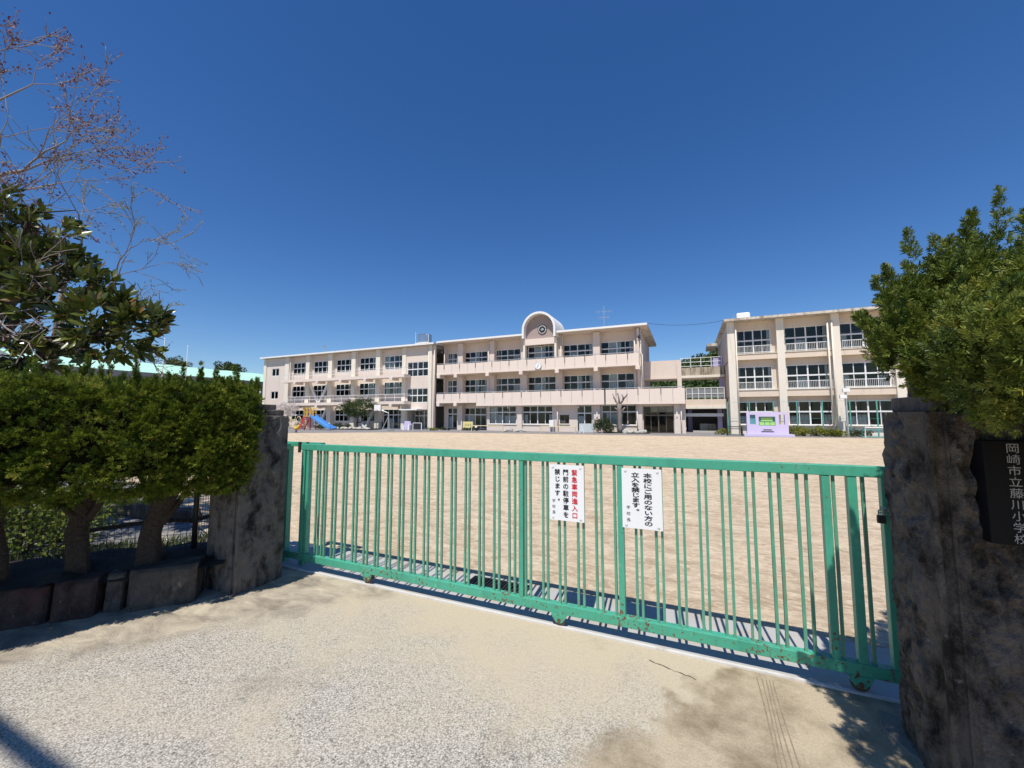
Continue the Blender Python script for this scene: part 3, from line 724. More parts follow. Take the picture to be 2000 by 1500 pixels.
def spike(x, y, z, h, dx=0, r=.06): sp.append(((x, y, z + .03), (x + dx, y, z + h * 1.15 + .05), r))
for x, y, z, h, dx, r in [(1.04, 2.5, 2.1, .30, -.02, .06), (1.12, 2.52, 2.1, .27, .0, .05), (.93, 2.4, 1.98, .24, -.04, .045), (.88, 2.32, 1.95, .2, -.05, .04), (1.22, 2.5, 2.15, .16, .02, .05), (1.30, 2.5, 2.15, .30, -.05, .05), (1.40, 2.5, 2.2, .24, .03, .05), (1.45, 2.7, 2.3, .33, 0, .06),
                         (1.02, 2.35, 2.05, .15, -.06, .05), (.83, 2.25, 1.88, .1, -.1, .04), (1.36, 2.4, 2.15, .22, .0, .06), (1.2, 2.65, 2.2, .2, 0, .06)]:
    k_ = (y - .2) / y; spike(x * k_, y - .2, 1.6 + (z - 1.6) * k_, h * k_, dx, r * .8)
for i in range(70):
    d = Vector((rg.gauss(-.4, .7), rg.gauss(-.3, .7), abs(rg.gauss(.5, .6)))).normalized()
    c, rad, _ = ells[rg.choice([0, 0, 1, 2, 3])]
    b = Vector(c) + Vector((d.x * rad[0], d.y * rad[1], d.z * rad[2])) * .92
    sp.append((b, b + (d * .6 + Vector((0, 0, .8))).normalized() * rg.uniform(.1, .24), rg.uniform(.025, .05)))
B = spires(sp)
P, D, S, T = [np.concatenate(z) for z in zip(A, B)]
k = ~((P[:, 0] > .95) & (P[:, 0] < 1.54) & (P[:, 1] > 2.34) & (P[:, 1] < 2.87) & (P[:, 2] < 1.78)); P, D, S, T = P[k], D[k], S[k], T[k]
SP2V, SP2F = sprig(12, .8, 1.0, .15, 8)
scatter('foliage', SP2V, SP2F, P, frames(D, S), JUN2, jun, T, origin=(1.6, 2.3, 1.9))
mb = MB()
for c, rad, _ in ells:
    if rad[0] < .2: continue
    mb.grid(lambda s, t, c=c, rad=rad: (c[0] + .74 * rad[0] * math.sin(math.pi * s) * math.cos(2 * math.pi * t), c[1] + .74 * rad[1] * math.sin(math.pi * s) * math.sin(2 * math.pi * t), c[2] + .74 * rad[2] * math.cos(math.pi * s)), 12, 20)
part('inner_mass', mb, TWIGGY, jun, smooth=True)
mb = MB(); tp = []
mb.tube([(1.85, 2.3, -.05), (1.83, 2.28, .7), (1.75, 2.3, 1.3), (1.7, 2.3, 1.9)], [.11, .09, .08, .05], 10)
for q in [(.9, 2.25, 1.85), (1.05, 2.45, 2.25), (1.3, 2.5, 2.35), (1.3, 1.7, 1.9), (1.9, 2.8, 2.3)]:
    mb.tube([(1.74, 2.3, 1.35), (1.4 if q[0] < 1.4 else 1.8, 2.3, 1.72), q], [.05, .03, .008], 6)
part('trunk', mb, BARK, jun, smooth=True)
mb = MB(); b = at(1855, 600, 2.6); mb.tube([b, at(1855, 545, 2.6), at(1862, 520, 2.58), at(1888, 478, 2.55)], [.012, .011, .009, .004], 5)
mb.tube([at(1856, 548, 2.6), at(1846, 520, 2.6)], [.007, .003], 4); mb.tube([at(1862, 520, 2.58), at(1872, 492, 2.58)], [.006, .003], 4)
part('bare_shoot', mb, BARK, jun, smooth=True)

# ================================================================== SCHOOL BUILDINGS
PANE = {}
def pane(parent, x0, x1, z0, z1, y, tilt=0.0, mt=None):
    key = (round(x1 - x0, 2), round(z1 - z0, 2)); o = ((x0 + x1) / 2, y, (z0 + z1) / 2)
    if key not in PANE:
        mb = MB(); hw, hh = (x1 - x0) / 2, (z1 - z0) / 2
        mb.box(o[0] - hw, o[0] + hw, y - .003, y + .003, o[2] - hh, o[2] + hh); PANE[key] = part('pane', mb, GLASS, parent, origin=o); ob = PANE[key]
    else: ob = inst(PANE[key], o, parent)
    ob.rotation_euler = (prn.gauss(0, .006), 0, prn.gauss(0, .006)); return ob
prn = random.Random(77)
def curtain(parent, x0, x1, z0, z1, y, gather=1.0):
    mb = MB(); n = max(6, int((x1 - x0) / .05)); ph = prn.random() * 6
    def f(s, t): return (x0 + (x1 - x0) * s + .02 * math.sin(t * 3 + ph) * (1 - t), y + .035 * math.sin(s * n * 1.3 + ph) + .012 * math.sin(s * n * 3.1), z0 + (z1 - z0) * t)
    mb.grid(f, n * 2, 3); return part('curtain', mb, CURT, parent, smooth=True, fix=False)
def window(bld, x0, x1, z0, z1, y, cols=4, split=.42, mt=None, curt=(), fw=.065, rows=None, white=()):
    mt = mt or ALU
    mb = MB(); d0, d1 = y - .04, y + .05
    mb.box(x0, x1, d0, d1, z0, z0 + fw); mb.box(x0, x1, d0, d1, z1 - fw, z1); mb.box(x0, x0 + fw, d0, d1, z0 + fw, z1 - fw); mb.box(x1 - fw, x1, d0, d1, z0 + fw, z1 - fw)
    zs = [z0 + fw, z1 - fw]
    if split:
        zt = z1 - (z1 - z0) * split; mb.box(x0 + fw, x1 - fw, d0 - .012, d1, zt - .06, zt + .06); zs = [z0 + fw, zt - .06, zt + .06, z1 - fw]
    xs = [x0 + (x1 - x0) * i / cols for i in range(cols + 1)]
    for i in range(1, cols):
        hw = .05 if (cols % 2 == 0 and i == cols // 2) else .026
        for r in range(0, len(zs), 2): mb.box(xs[i] - hw, xs[i] + hw, d0 + .004 * (i % 2), d1 - .006, zs[r] + .0005, zs[r + 1] - .0005)
    wn = part('window', mb, mt, bld)
    for r in range(0, len(zs), 2):
        for i in range(cols):
            pane(wn, xs[i] + .02, xs[i + 1] - .02, zs[r], zs[r + 1], y + (.012 if i % 2 else -.012))
    for a, b, lo, hi in curt:
        curtain(wn, x0 + (x1 - x0) * a, x0 + (x1 - x0) * b, z0 + .03 + (z1 - z0) * lo, z0 + (z1 - z0) * hi - .04, y + .16)
    for i, r in white:   # ventilation / blanked panes
        za, zb = zs[2 * r], zs[2 * r + 1]; m2 = MB(); m2.box(xs[i] + .03, xs[i + 1] - .03, y + .03, y + .05, za + .05, zb); part('blank_panel', m2, WHITE, wn)
    return wn
def bx(name, bld, mt, *a, bevel=0, label=None):
    mb = MB(); mb.box(*a); return part(name, mb, mt, bld, bevel=bevel, label=label)
def rooms(bld, x0, x1, y0, y1, floors, mt=None, step=8.1):
    for z0, z1 in floors:
        mb = MB()
        mb.add([(x0, y1, z0), (x1, y1, z0), (x1, y1, z1), (x0, y1, z1)], [(0, 1, 2, 3)])
        mb.add([(x0, y0, z0 + .02), (x1, y0, z0 + .02), (x1, y1, z0 + .02), (x0, y1, z0 + .02)], [(0, 1, 2, 3)])
        mb.add([(x0, y0, z1 - .02), (x1, y0, z1 - .02), (x1, y1, z1 - .02), (x0, y1, z1 - .02)], [(0, 1, 2, 3)])
        x = x0 + step
        while x < x1 - .5: mb.box(x - .06, x + .06, y0, y1 - .01, z0 + .03, z1 - .03); x += step
        part('room_shell', mb, mt or ROOM, bld, fix=False)
CUR = lambda: [prn.choice([(0.02, .14, .0, 1), (.86, .98, 0, 1), (.0, .24, 0, 1), (.5, .62, 0, 1), (.76, .99, 0, .55), (.25, .5, 0, .55)]) for _ in range(prn.choice([2, 2, 3, 4]))]

# ---------------- central block (B)
B_ = thing('school_building', 'pinkish three-storey school block with arched gable and clock in the centre', 'building', (-15, 43, 0), 'school blocks')
YW, YC, YP, YE = 40.66, 39.9, 38.86, 39.10
bxl, bxr = -26.75, -4.0
cols = [(ax(a, YC, 715), ax(b, YC, 715)) for a, b in ((894, 903.5), (953.5, 965), (1017.5, 1028.5), (1086, 1098.5), (1159, 1172), (1240, 1252))]
wins = [(ax(a, YW, 715), ax(b, YW, 715)) for a, b in ((875.5, 893.7), (907.6, 952.6), (967.4, 1017), (1031.5, 1085.8), (1099, 1159), (1174, 1238.8))]
for a, b in cols:
    bx('column', B_, PINK, a, b, YC, YW + .12, 2.65 if a < -20 else 2.65, 10.12)
    if a < -20: bx('column', B_, PINK, a, b, YC, YW + .12, 0, 2.649)
for zf, zs_, zh, zc in ((3.3, 4.15, 5.85, 6.55), (6.62, 7.5, 9.12, 10.12)):
    xs = [bxl] + [v for wn in wins for v in wn] + [bxr]
    bx('wall_band', B_, PINK, bxl, bxr, YW - .05, YW + .15, zf, zs_); bx('wall_band', B_, PINK, bxl, bxr, YW - .05, YW + .15, zh, zc)
    for i in range(0, len(xs), 2): bx('wall_pier', B_, PINK, xs[i], xs[i + 1], YW - .048, YW + .148, zs_ + .001, zh - .001)
    for i, (a, b) in enumerate(wins):
        fwd = (zf > 6 and i == 3)
        window(B_, a * (.984 if fwd else 1), b * (.984 if fwd else 1), zs_, zh, YW - (.62 if fwd else 0), 2 if i == 0 else 4, .44, curt=CUR(), white=[(1, 1)] if (i in (3, 5) and zf > 6) else ([(1, 1)] if (i == 5) else ()))
bx('side_wall', B_, PINK, bxr - .2, bxr, YC - .3, 51, 0, 10.1); bx('side_wall', B_, PINK, bxl, bxl + .2, YW, 51, 0, 10.1); bx('back_wall', B_, PINK, bxl + .2, bxr - .2, 50.8, 51, 0, 10.1)
rooms(B_, bxl + .2, bxr - .2, YW + .16, 49, [(0, 3.25), (3.3, 6.5), (6.62, 10.0)])
# roof slab and soffit
rx0, rx1 = ax(853, YE, 668), ax(1263, YE, 633)
ar = (ax(1021.5, YE, 652), ax(1086.5, YE, 648))
for a, b in ((rx0, ar[0] - .02), (ar[1] + .02, rx1)):
    bx('roof_fascia', B_, FASCIA, a, b, YE - .05, YE, 10.22, 10.42)
    mb = MB(); mb.add([(a, YE, 10.24), (b, YE, 10.24), (b, YW, 10.12), (a, YW, 10.12)], [(0, 1, 2, 3)]); part('soffit', mb, BEIGE, B_, fix=False)
mb = MB(); mb.box(rx0, rx1, YW, 51.5, 10.125, 10.2); mb.box(rx0, ar[0] - .02, YE, YE + 3.2, 10.30, 10.40); mb.box(ar[1] + .02, rx1, YE, YE + 3.2, 10.30, 10.40); mb.box(rx0, rx1, YE + 3.2, 51.5, 10.30, 10.40); part('roof', mb, OLDFASCIA, B_)
bx('side_fascia', B_, OLDFASCIA, rx1, rx1 + .05, YE - .05, 51.5, 10.2, 10.42); bx('left_fascia', B_, FASCIA, rx0 - .04, rx0, YE, 45, 10.2, 10.42)
# drain pipes
for a in (868, 954.0, 1096, 1240.5):
    x = ax(a, YC - .1, 720); mb = MB(); mb.tube([(x, YC - .12, 3.2), (x, YC - .12, 10.15)], .055, 8); part('drain_pipe', mb, PINK2, B_, smooth=True)
# parapets from separate panels with open joints
def parapet(bld, x0, x1, z0, z1, y, n, drips=True, rail=True):
    wd = (x1 - x0) / n; p0 = None
    for i in range(n):
        mb = MB(); mb.box(x0 + wd * i + .012, x0 + wd * (i + 1) - .012, y, y + .13, z0 + .09, z1)
        if p0 is None: p0 = part('parapet_panel', mb, PINK2, bld, bevel=.006)
        else: inst(p0, (x0 + wd * (i + .5), y + .065, z0 + .09), bld)
    mb = MB(); mb.box(x0, x1, y + .03, y + .12, z0 + .1, z1 - .03); part('parapet_core', mb, CRACK2, bld)
    mb = MB(); mb.box(x0, x1, y - .03, YW - .05 if bld is B_ else y + 1.2, z0 - .08, z0 + .088); part('balcony_slab', mb, PINK2, bld)
    if rail:
        mb = MB(); mb.tube([(x0, y + .08, z1 + .13), (x1, y + .08, z1 + .13)], .03, 6)
        for i in range(0, n + 1, 2): mb.tube([(x0 + wd * i + (.04 if i == 0 else 0) - (.04 if i == n else 0), y + .08, z1 - .02), (x0 + wd * i + (.04 if i == 0 else 0) - (.04 if i == n else 0), y + .08, z1 + .13)], .022, 6)
        part('hand_rail', mb, GALV, bld)
    if drips:
        for i in range(1, n, 2):
            mb = MB(); mb.box(x0 + wd * i - .03, x0 + wd * i + .03, y - .05, y + .02, z1 - .55, z1 + .02); part('drip_channel', mb, DARKSTEEL if i % 4 == 1 else BRONZE, bld)
CRACK2 = M('joint_grout', (.20, .17, .15), .9, .2, 5)  # darker core colour that shows in the panel joints
X3 = (ax(853, YP, 722), ax(1248, YP, 700)); parapet(B_, X3[0], X3[1], 6.45, 7.55, YP, 22)
xm = ax(930, YP, 785); xt = ax(1181.5, YP, 780); xe = ax(1338, YP, 775)
parapet(B_, X3[0], xm, 3.15, 4.13, YP, 5); parapet(B_, xm, xt - .06, 2.78, 4.13, YP, 13); parapet(B_, xt + .06, xe, 2.78, 4.13, YP, 7)
bx('expansion_joint', B_, DARKSTEEL, xt - .05, xt + .05, YP + .03, YP + .1, 2.8, 4.1)
for z, lst in ((6.0, (857, 890, 952, 1017.5, 1088, 1164, 1246)), (2.72, (857, 890))):
    for p in lst:
        x = ax(p, YP, 728); bx('bracket', B_, PINK2, x - .2, x + .2, YP - .1, YC, z, z + .372)
# 2F back terrace slab over the entrance (east of the wall)
bx('terrace_slab', B_, PINK2, bxr, xe, YP + .2, 43.5, 2.72, 2.95); bx('terrace_side', B_, PINK2, xe - .13, xe, YP + .135, 43.5, 2.955, 4.12)
# arch
YT = 39.2
acx = (ar[0] + ar[1]) / 2; arad = (ar[1] - ar[0]) / 2; zsp = 10.72
def archpts(r, n=20): return [(acx + r, 9.8)] + [(acx + r * math.cos(math.pi * k / n), zsp + r * math.sin(math.pi * k / n)) for k in range(n + 1)] + [(acx - r, 9.8)]
o_, i_ = archpts(arad), archpts(arad - .22); mb = MB(); m_ = len(o_)
for y0, y1 in ((YE - .35, YE + 3.2),):
    vs = [(x, y0, z) for x, z in o_] + [(x, y0, z) for x, z in i_] + [(x, y1, z) for x, z in o_] + [(x, y1, z) for x, z in i_]
    fs = []
    for k in range(m_ - 1): fs += [(k, k + 1, m_ + k + 1, m_ + k), (2 * m_ + k, 3 * m_ + k, 3 * m_ + k + 1, 2 * m_ + k + 1), (k, 2 * m_ + k, 2 * m_ + k + 1, k + 1), (m_ + k, m_ + k + 1, 3 * m_ + k + 1, 3 * m_ + k)]
    mb.add(vs, fs)
arch = part('arch_canopy', mb, FASCIA, B_, smooth=False)
mb = MB(); pts = archpts(arad - .221, 24); mb.prism([(x, z) for x, z in pts] , 'y', YT + .25, YT + .35); tym = part('arch_tympanum', mb, TILE, B_)
bx('arch_sill', B_, PINK2, acx - arad + .22, acx + arad - .22, YT - .02, YT + .36, 9.13, 9.79)
for s in (-1, 1): bx('arch_leg', B_, CREAMW, acx + s * (arad - .12) - .11, acx + s * (arad - .12) + .11, YE + .0, YE + .35, 7.6, 9.795)
ez = at(1058, 643, YT).z; ex = at(1058, 643, YT).x
mb = MB(); mb.disc((ex, ez), .50, 'y', (YT + .18, YT + .249), 32); em = part('school_emblem', mb, BLACKP, B_, label='round dark emblem with pale wreath in the arch')
mb = MB()
for k in range(20):
    a = 2 * math.pi * k / 20; c = (ex + .40 * math.cos(a), ez + .40 * math.sin(a)); t = (-math.sin(a + .35), math.cos(a + .35))
    mb.prism([(c[0] - t[0] * .07, c[1] - t[1] * .07), (c[0] + t[1] * .04, c[1] - t[0] * .04), (c[0] + t[0] * .07, c[1] + t[1] * .07), (c[0] - t[1] * .04, c[1] + t[0] * .04)], 'y', YT + .15, YT + .178)
part('wreath', mb, WHITE, em)
mb = MB(); sp_ = [(0, .33), (.07, .22), (.2, .08), (.21, -.03), (.13, -.09), (.05, -.05), (.06, -.16), (-.06, -.16), (-.05, -.05), (-.13, -.09), (-.21, -.03), (-.2, .08), (-.07, .22)]
mb.prism([(ex + u, ez + v - .02) for u, v in sp_], 'y', YT + .165, YT + .178); part('leaf_badge', mb, DARKSTEEL, em)
letter_part('badge_character', [('小', ex, ez + .03, .34, .3, .03)], WHITE, em, lambda u, v: (u, YT + .162, v))
# clock
cp = at(1051, 715, YP - .1); ck = thing('wall_clock', 'round white clock on the upper balcony below the arch', 'clock', (cp.x, YP, cp.z - .34))
mb = MB(); mb.disc((cp.x, cp.z), .36, 'y', (YP - .14, YP - .005), 32); part('case', mb, GALV, ck)
mb = MB(); mb.disc((cp.x, cp.z), .32, 'y', (YP - .155, YP - .141), 32); part('face', mb, SIGNW, ck)
mb = MB()
for ang, ln, wd in ((.42, .16, .022), (-2.6, .24, .015)):
    u = Vector((math.sin(ang), 0, math.cos(ang))); mb.tube([(cp.x, YP - .162, cp.z), Vector((cp.x, YP - .162, cp.z)) + u * ln], wd, 4)
part('hands', mb, INK, ck)
# wall lamps under the roof
for px, py in ((864, 688), (1248, 656)):
    p = at(px, py, YC - .3); mb = MB(); mb.tube([(p.x, YC - .02, p.z), (p.x, YC - .3, p.z - .1)], .025, 6); mb.tube([(p.x, YC - .28, p.z + .05), (p.x, YC - .42, p.z - .18)], [.07, .15], 10); part('flood_lamp', mb, DARKSTEEL, B_)
# ---- ground floor of B
Y1 = 39.62
def g1(px): return ax(px, Y1, 825)
# left, deep part
mb = MB(); mb.box(bxl, ax(875, YW, 825), YW - .05, YW + .15, 0, 3.05); mb.box(ax(893.7, YW, 825), ax(907, YW, 825), YW - .05, YW + .15, 0, 3.05); mb.box(ax(875, YW, 825), ax(950.5, YW, 825), YW - .049, YW + .149, 2.55, 3.049); part('wall_band', mb, PINK, B_)
window(B_, ax(875, YW, 825), ax(893.7, YW, 825), .15, 2.55, YW, 2, .3, mt=ALU, curt=[(.02, .5, 0, .6)])
window(B_, ax(907, YW, 825), ax(950.5, YW, 825), .15, 2.55, YW, 4, .34, curt=[(.02, .42, .1, .62)])
# forward part
gw = [(ax(a, Y1, 825), ax(b, Y1, 825), z0, z1, c, m, cu) for a, b, z0, z1, c, m, cu in ((955, 1008.5, .72, 2.66, 4, ALU, [(.02, .3, 0, 1), (.3, .5, 0, .55), (.55, .95, 0, .5)]), (1021, 1080, .72, 2.66, 4, ALU, [(.03, .16, 0, .55), (.86, .97, 0, .55)]), (1093.5, 1112, .80, 1.72, 2, BRONZE, [(.05, .6, 0, .4)]), (1127, 1157, .05, 2.66, 2, ALU, [(.03, .5, .3, .6)]), (1176, 1243.5, .72, 2.66, 4, ALU, [(.12, .6, .05, .6)]), (1257, 1316.5, .04, 2.5, 4, BRONZE, []))]
xs = [ax(951, Y1, 825)]
edge = xs[0]
for a, b, z0, z1, c, m, cu in gw:
    if a > edge: bx('wall_pier', B_, PINK, edge, a, Y1 - .02, Y1 + .2, 0, 2.7)
    if z0 > .1: bx('wall_band', B_, PINK, a, b, Y1 - .018, Y1 + .198, 0, z0 - .001)
    if z1 < 2.6: bx('wall_band', B_, PINK, a, b, Y1 - .018, Y1 + .198, z1 + .001, 2.7)
    window(B_, a, b, z0, z1, Y1 + .06, c, .34 if c == 4 else (.30 if z0 < .5 else 0), mt=m, curt=cu)
    if z0 > .5: bx('window_sill', B_, CREAMW, a - .05, b + .05, Y1 - .1, Y1 - .021, z0 - .07, z0 + .01)
    edge = b
bx('wall_pier', B_, PINK, edge, xe - .02, Y1 - .02, Y1 + .2, 0, 2.7)
for a, b in ((1010, 1019), (1160, 1172), (1244.5, 1255), (1317.5, 1328.5)):
    bx('column', B_, PINK, ax(a, Y1 - .3, 825), ax(b, Y1 - .3, 825), Y1 - .3, Y1 - .021, 0, 2.69)
for p in (1166, 1322): bx('wall_light', B_, WHITE, ax(p, Y1 - .4, 805) - .05, ax(p, Y1 - .4, 805) + .05, Y1 - .4, Y1 - .301, 1.55, 2.15)
bx('side_wall', B_, PINK, xe - .3, xe - .1, Y1 + .2, 44, 0, 2.7)
mb = MB(); mb.add([(bxr, 44, 0), (xe - .3, 44, 0), (xe - .3, 44, 2.7), (bxr, 44, 2.7)], [(0, 1, 2, 3)]); mb.add([(bxr - .3, Y1 + .25, .02), (xe - .3, Y1 + .25, .02), (xe - .3, 44, .02), (bxr - .3, 44, .02)], [(0, 1, 2, 3)]); part('entrance_shell', mb, ROOMD, B_, fix=False)
for p in (1089, 1245, 1331):
    x = ax(p, Y1 - .36, 820); mb = MB(); mb.tube([(x, Y1 - .4, 0), (x, Y1 - .4, 2.69)], .05, 8); part('drain_pipe', mb, CREAMW, B_, smooth=True)
x = ax(1247, YP - .06, 720)
mb = MB(); mb.tube([(x + .15, YC - .1, 10.1), (x + .15, YC - .1, 7.7), (x + .3, YC - .4, 7.4), (x + .3, YC - .4, 4.2)], .05, 8); part('drain_pipe', mb, CREAMW, B_, smooth=True)

# ---------------- left wing (A)
A_ = thing('school_building', 'long three-storey school wing with railed balconies and V-shaped braces on the left', 'building', (-42, 43, 0), 'school blocks')
YA, YAW, YAB, YAE = 38.86, 39.42, 37.66, 38.4
al, arr = ax(520, YA, 720), ax(849.5, YA, 700)
pil = [(ax(a, YA, 700), ax(b, YA, 700)) for a, b in ((557, 565), (598, 605), (641, 649), (686.5, 694.5), (734, 742.5), (785.5, 793))]
for a, b in pil: bx('column', A_, CREAMW, a, b, YA, YAW + .1, 0, 10.0)
for zf, zs_, zh, zc in ((0, .9, 2.45, 3.2), (3.3, 4.2, 5.85, 6.5), (6.6, 7.45, 9.15, 10.0)):
    for i in range(5):
        a, b = pil[i][1], pil[i + 1][0]; m0, m1 = a + .32, b - .04
        mb = MB(); mb.box(a, b, YAW - .02, YAW + .15, zf, zs_ if not (zf == 0 and i == 4) else .05); mb.box(a, b, YAW - .02, YAW + .15, zh, zc); mb.box(a, m0, YAW - .019, YAW + .149, zs_, zh); mb.box(m1, b, YAW - .019, YAW + .149, zs_, zh); part('wall_infill', mb, PINK, A_)
        lo = zs_ if not (zf == 0 and i == 4) else .05
        window(A_, m0, m1, lo, zh, YAW, 4 if lo > .1 else 4, .46 if lo > .1 else .3, curt=CUR() if i != 2 else [(.05, .45, 0, .6), (.5, .95, 0, .55)])
# blank gable part
mb = MB(); w0, w1 = ax(529.5, YA, 728), ax(543.5, YA, 728)
mb.box(al, w0, YA + .12, YA + .3, 0, 10.0); mb.box(w1, pil[0][0], YA + .12, YA + .3, 0, 10.0)
for z0, z1 in ((0, 4.05), (5.15, 7.4), (8.5, 10.0)): mb.box(w0, w1, YA + .121, YA + .299, z0, z1)
part('wall_infill', mb, PINK, A_); bx('column', A_, CREAMW, al - .55, al, YA, 50, 0, 10.0)
for z0 in (4.05, 7.4): window(A_, w0, w1, z0, z0 + 1.1, YA + .2, 2, 0, mt=ALU, fw=.07)
# stair tower
sx0, sx1 = ax(795, YA, 720), ax(835.5, YA, 720)
mb = MB(); mb.box(pil[5][1], sx0, YA + .1, YA + .3, 0, 10.0); mb.box(sx1, arr, YA + .1, YA + .3, 0, 10.0)
for z0, z1 in ((2.35, 3.2), (4.9, 6.35), (8.1, 10.0)): mb.box(sx0, sx1, YA + .101, YA + .299, z0, z1)
part('wall_infill', mb, PINK, A_)
for z0, z1 in ((3.2, 4.9), (6.35, 8.1)): window(A_, sx0, sx1, z0, z1, YA + .16, 4, .5, mt=ALU, fw=.06)
bx('column', A_, CREAMW, ax(838.5, YA, 700), ax(844.5, YA, 700), YA - .12, YA + .099, 0, 10.0)
bx('porch_canopy', A_, WHITE, sx0 - .3, sx1 - .8, YA - .9, YA + .09, 2.28, 2.42)
window(A_, sx0 + .1, sx1 - .1, .05, 2.3, YA + 1.6, 4, .3, mt=ALU)
mb = MB(); mb.tube([(ax(848, YA - .1), YA - .1, 0), (ax(848, YA - .1), YA - .1, 9.95)], .05, 8); part('drain_pipe', mb, CREAMW, A_, smooth=True)
for p in (566, 836.5):
    mb = MB(); x = ax(p, YA - .05); mb.tube([(x, YA - .07, .1), (x, YA - .07, 9.95)], .04, 8); part('drain_pipe', mb, CREAMW, A_, smooth=True)
bx('back_wall', A_, PINK, al, arr, 49.8, 50, 0, 10.0); rooms(A_, al, arr, YAW + .16, 48, [(0, 3.2), (3.3, 6.5), (6.6, 9.9)], step=8.4)
bx('roof', A_, OLDFASCIA, al - .75, arr + .1, YAE, 50.5, 10.02, 10.14); bx('roof_fascia', A_, FASCIA, al - .75, arr + .1, YAE - .05, YAE, 10.0, 10.2); bx('roof_end', A_, FASCIA, al - .8, al - .75, YAE - .05, 50.5, 10.0, 10.2)
# railed balconies
for zs_, xa, xb in ((6.2, ax(549.5, YAB, 740), ax(789.5, YAB, 728)), (3.0, ax(560, YAB, 790), ax(789.5, YAB, 782))):
    bx('balcony_slab', A_, PINK2, xa, xb, YAB, YA - .002, zs_, zs_ + .36)
    mb = MB(); x = xa + .05; n = int((xb - xa) / 1.4)
    for i in range(n + 1):
        x = xa + .05 + (xb - xa - .1) * i / n; mb.tube([(x, YAB + .06, zs_ + .1), (x, YAB + .06, zs_ + 1.22)], .028, 5)
    for z in (1.2, .78): mb.tube([(xa + .05, YAB + .06, zs_ + z), (xb - .05, YAB + .06, zs_ + z)], .026, 5)
    for xx in (xa + .05, xb - .05): mb.tube([(xx, YAB + .06, zs_ + 1.2), (xx, YA, zs_ + 1.2)], .026, 5)
    part('balcony_railing', mb, WHITE, A_)
    for a, b in pil[1:]:
        bx('bracket', A_, PINK2, (a + b) / 2 - .9 - .2, (a + b) / 2 - .9 + .2, YAB - .06, YA, zs_ - .3, zs_ - .001)
# steel V braces
def brace(i, z0, z1):
    a, b = pil[i][1] + .1, pil[i + 1][0] - .1; mid = (a + b) / 2; y = YA + .22
    for s, e in ((a, mid - .12), (b, mid + .12)):
        mb = MB(); mb.tube([(s, y, z1), (e, y, z0)], .17, 4); part('v_brace', mb, WHITE, A_)
brace(1, 3.45, 5.9); brace(1, .2, 2.7); brace(3, .2, 2.7)

# ---------------- right block (D)
D_ = thing('school_building', 'cream three-storey school block with tall columns and white window railings on the right', 'building', (12, 44, 0), 'school blocks')
YD, YDW, YDS = 40.06, 40.72, 40.22
dp = [(ax(a, YD, 740), ax(b, YD, 740)) for a, b in ((1424, 1438.5), (1521, 1536), (1630.5, 1646.5))]
pitch = dp[2][0] - dp[1][0]
dp += [(dp[2][0] + pitch * k, dp[2][1] + pitch * k) for k in (1, 2, 3, 4)]
for a, b in dp: bx('column', D_, CREAMW, a, b, YD, YDW + .1, 0, 10.02)
RAIL = None
for i in range(6):
    a, b = dp[i][1], dp[i + 1][0]; m0, m1 = a + .14, b - .12 if i else b - .34
    for zs_, zh, zsp, zc in ((7.1, 9.24, 6.55, 10.02), (3.9, 5.95, 3.28, 6.549), (.85, 2.84, 0, 3.279)):
        bx('spandrel', D_, PEACH, a, b, YDS, YDW + .05, zsp, zs_ - .06) if zsp else bx('spandrel', D_, CREAMW, a, b, YDS + .2, YDW + .05, 0, zs_ - .06)
        bx('window_ledge', D_, CREAMW, a, b, YDS - .06, YDW + .05, zs_ - .059, zs_)
        mb = MB(); mb.box(a, b, YDW - .12 if zc > 9 else YDW - .03, YDW + .15, zh, zc); mb.box(a, m0, YDW - .029, YDW + .149, zs_, zh); mb.box(m1, b, YDW - .029, YDW + .149, zs_, zh); part('wall_infill', mb, PEACH, D_)
        cu = {0: [(.0, .08, 0, 1), (.9, .99, 0, 1)], 1: [(.28, .5, 0, .5), (.9, 1, 0, 1)], 2: [(.01, .17, 0, .6), (.8, .98, 0, .5)]}.get(i, CUR())
        if zs_ < 1: cu = [(.26, .5, 0, .46), (.76, .99, 0, .46), (.02, .3, .0, .4)]
        window(D_, m0, m1, zs_, zh, YDW, 4, .44, mt=ALU, curt=cu, fw=.06)
        if zsp:
            mb = MB(); y = YDS - .02
            for z in (.05, .62): mb.box(m0, m1, y - .02, y + .02, zs_ + z, zs_ + z + .045)
            n = 26
            for k in range(n + 1): x = m0 + .012 + (m1 - m0 - .024) * k / n; mb.box(x - .0085, x + .0085, y - .01, y + .01, zs_ + .09, zs_ + .62)
            part('window_railing', mb, WHITE, D_)
for p, k in ((1441, 0), (1622.5, 1), (1631, 1)):
    x = ax(p, YD - .1, 740); mb = MB(); mb.tube([(x, YD - .1, .1), (x, YD - .1, 9.4 if k else 9.9)], .06, 8); part('drain_pipe', mb, CREAMW, D_, smooth=True)
dl = dp[0][0] + .03; dr = dp[-1][1]
bx('end_wall', D_, PEACH, dl, dl + .2, YDW + .1, 52, 0, 10.0); bx('end_wall', D_, PEACH, dr, dr + .2, YD, 52, 0, 10.0); bx('back_wall', D_, PEACH, dl + .2, dr, 51.8, 52, 0, 10.0)
for z in (6.4, 3.2): bx('string_course', D_, MOSSCONC, dl - .06, dl - .001, YDW + .12, 52, z, z + .12)
rooms(D_, dl + .2, dr, YDW + .16, 49, [(0, 3.2), (3.28, 6.5), (6.55, 9.98)], step=7.7)
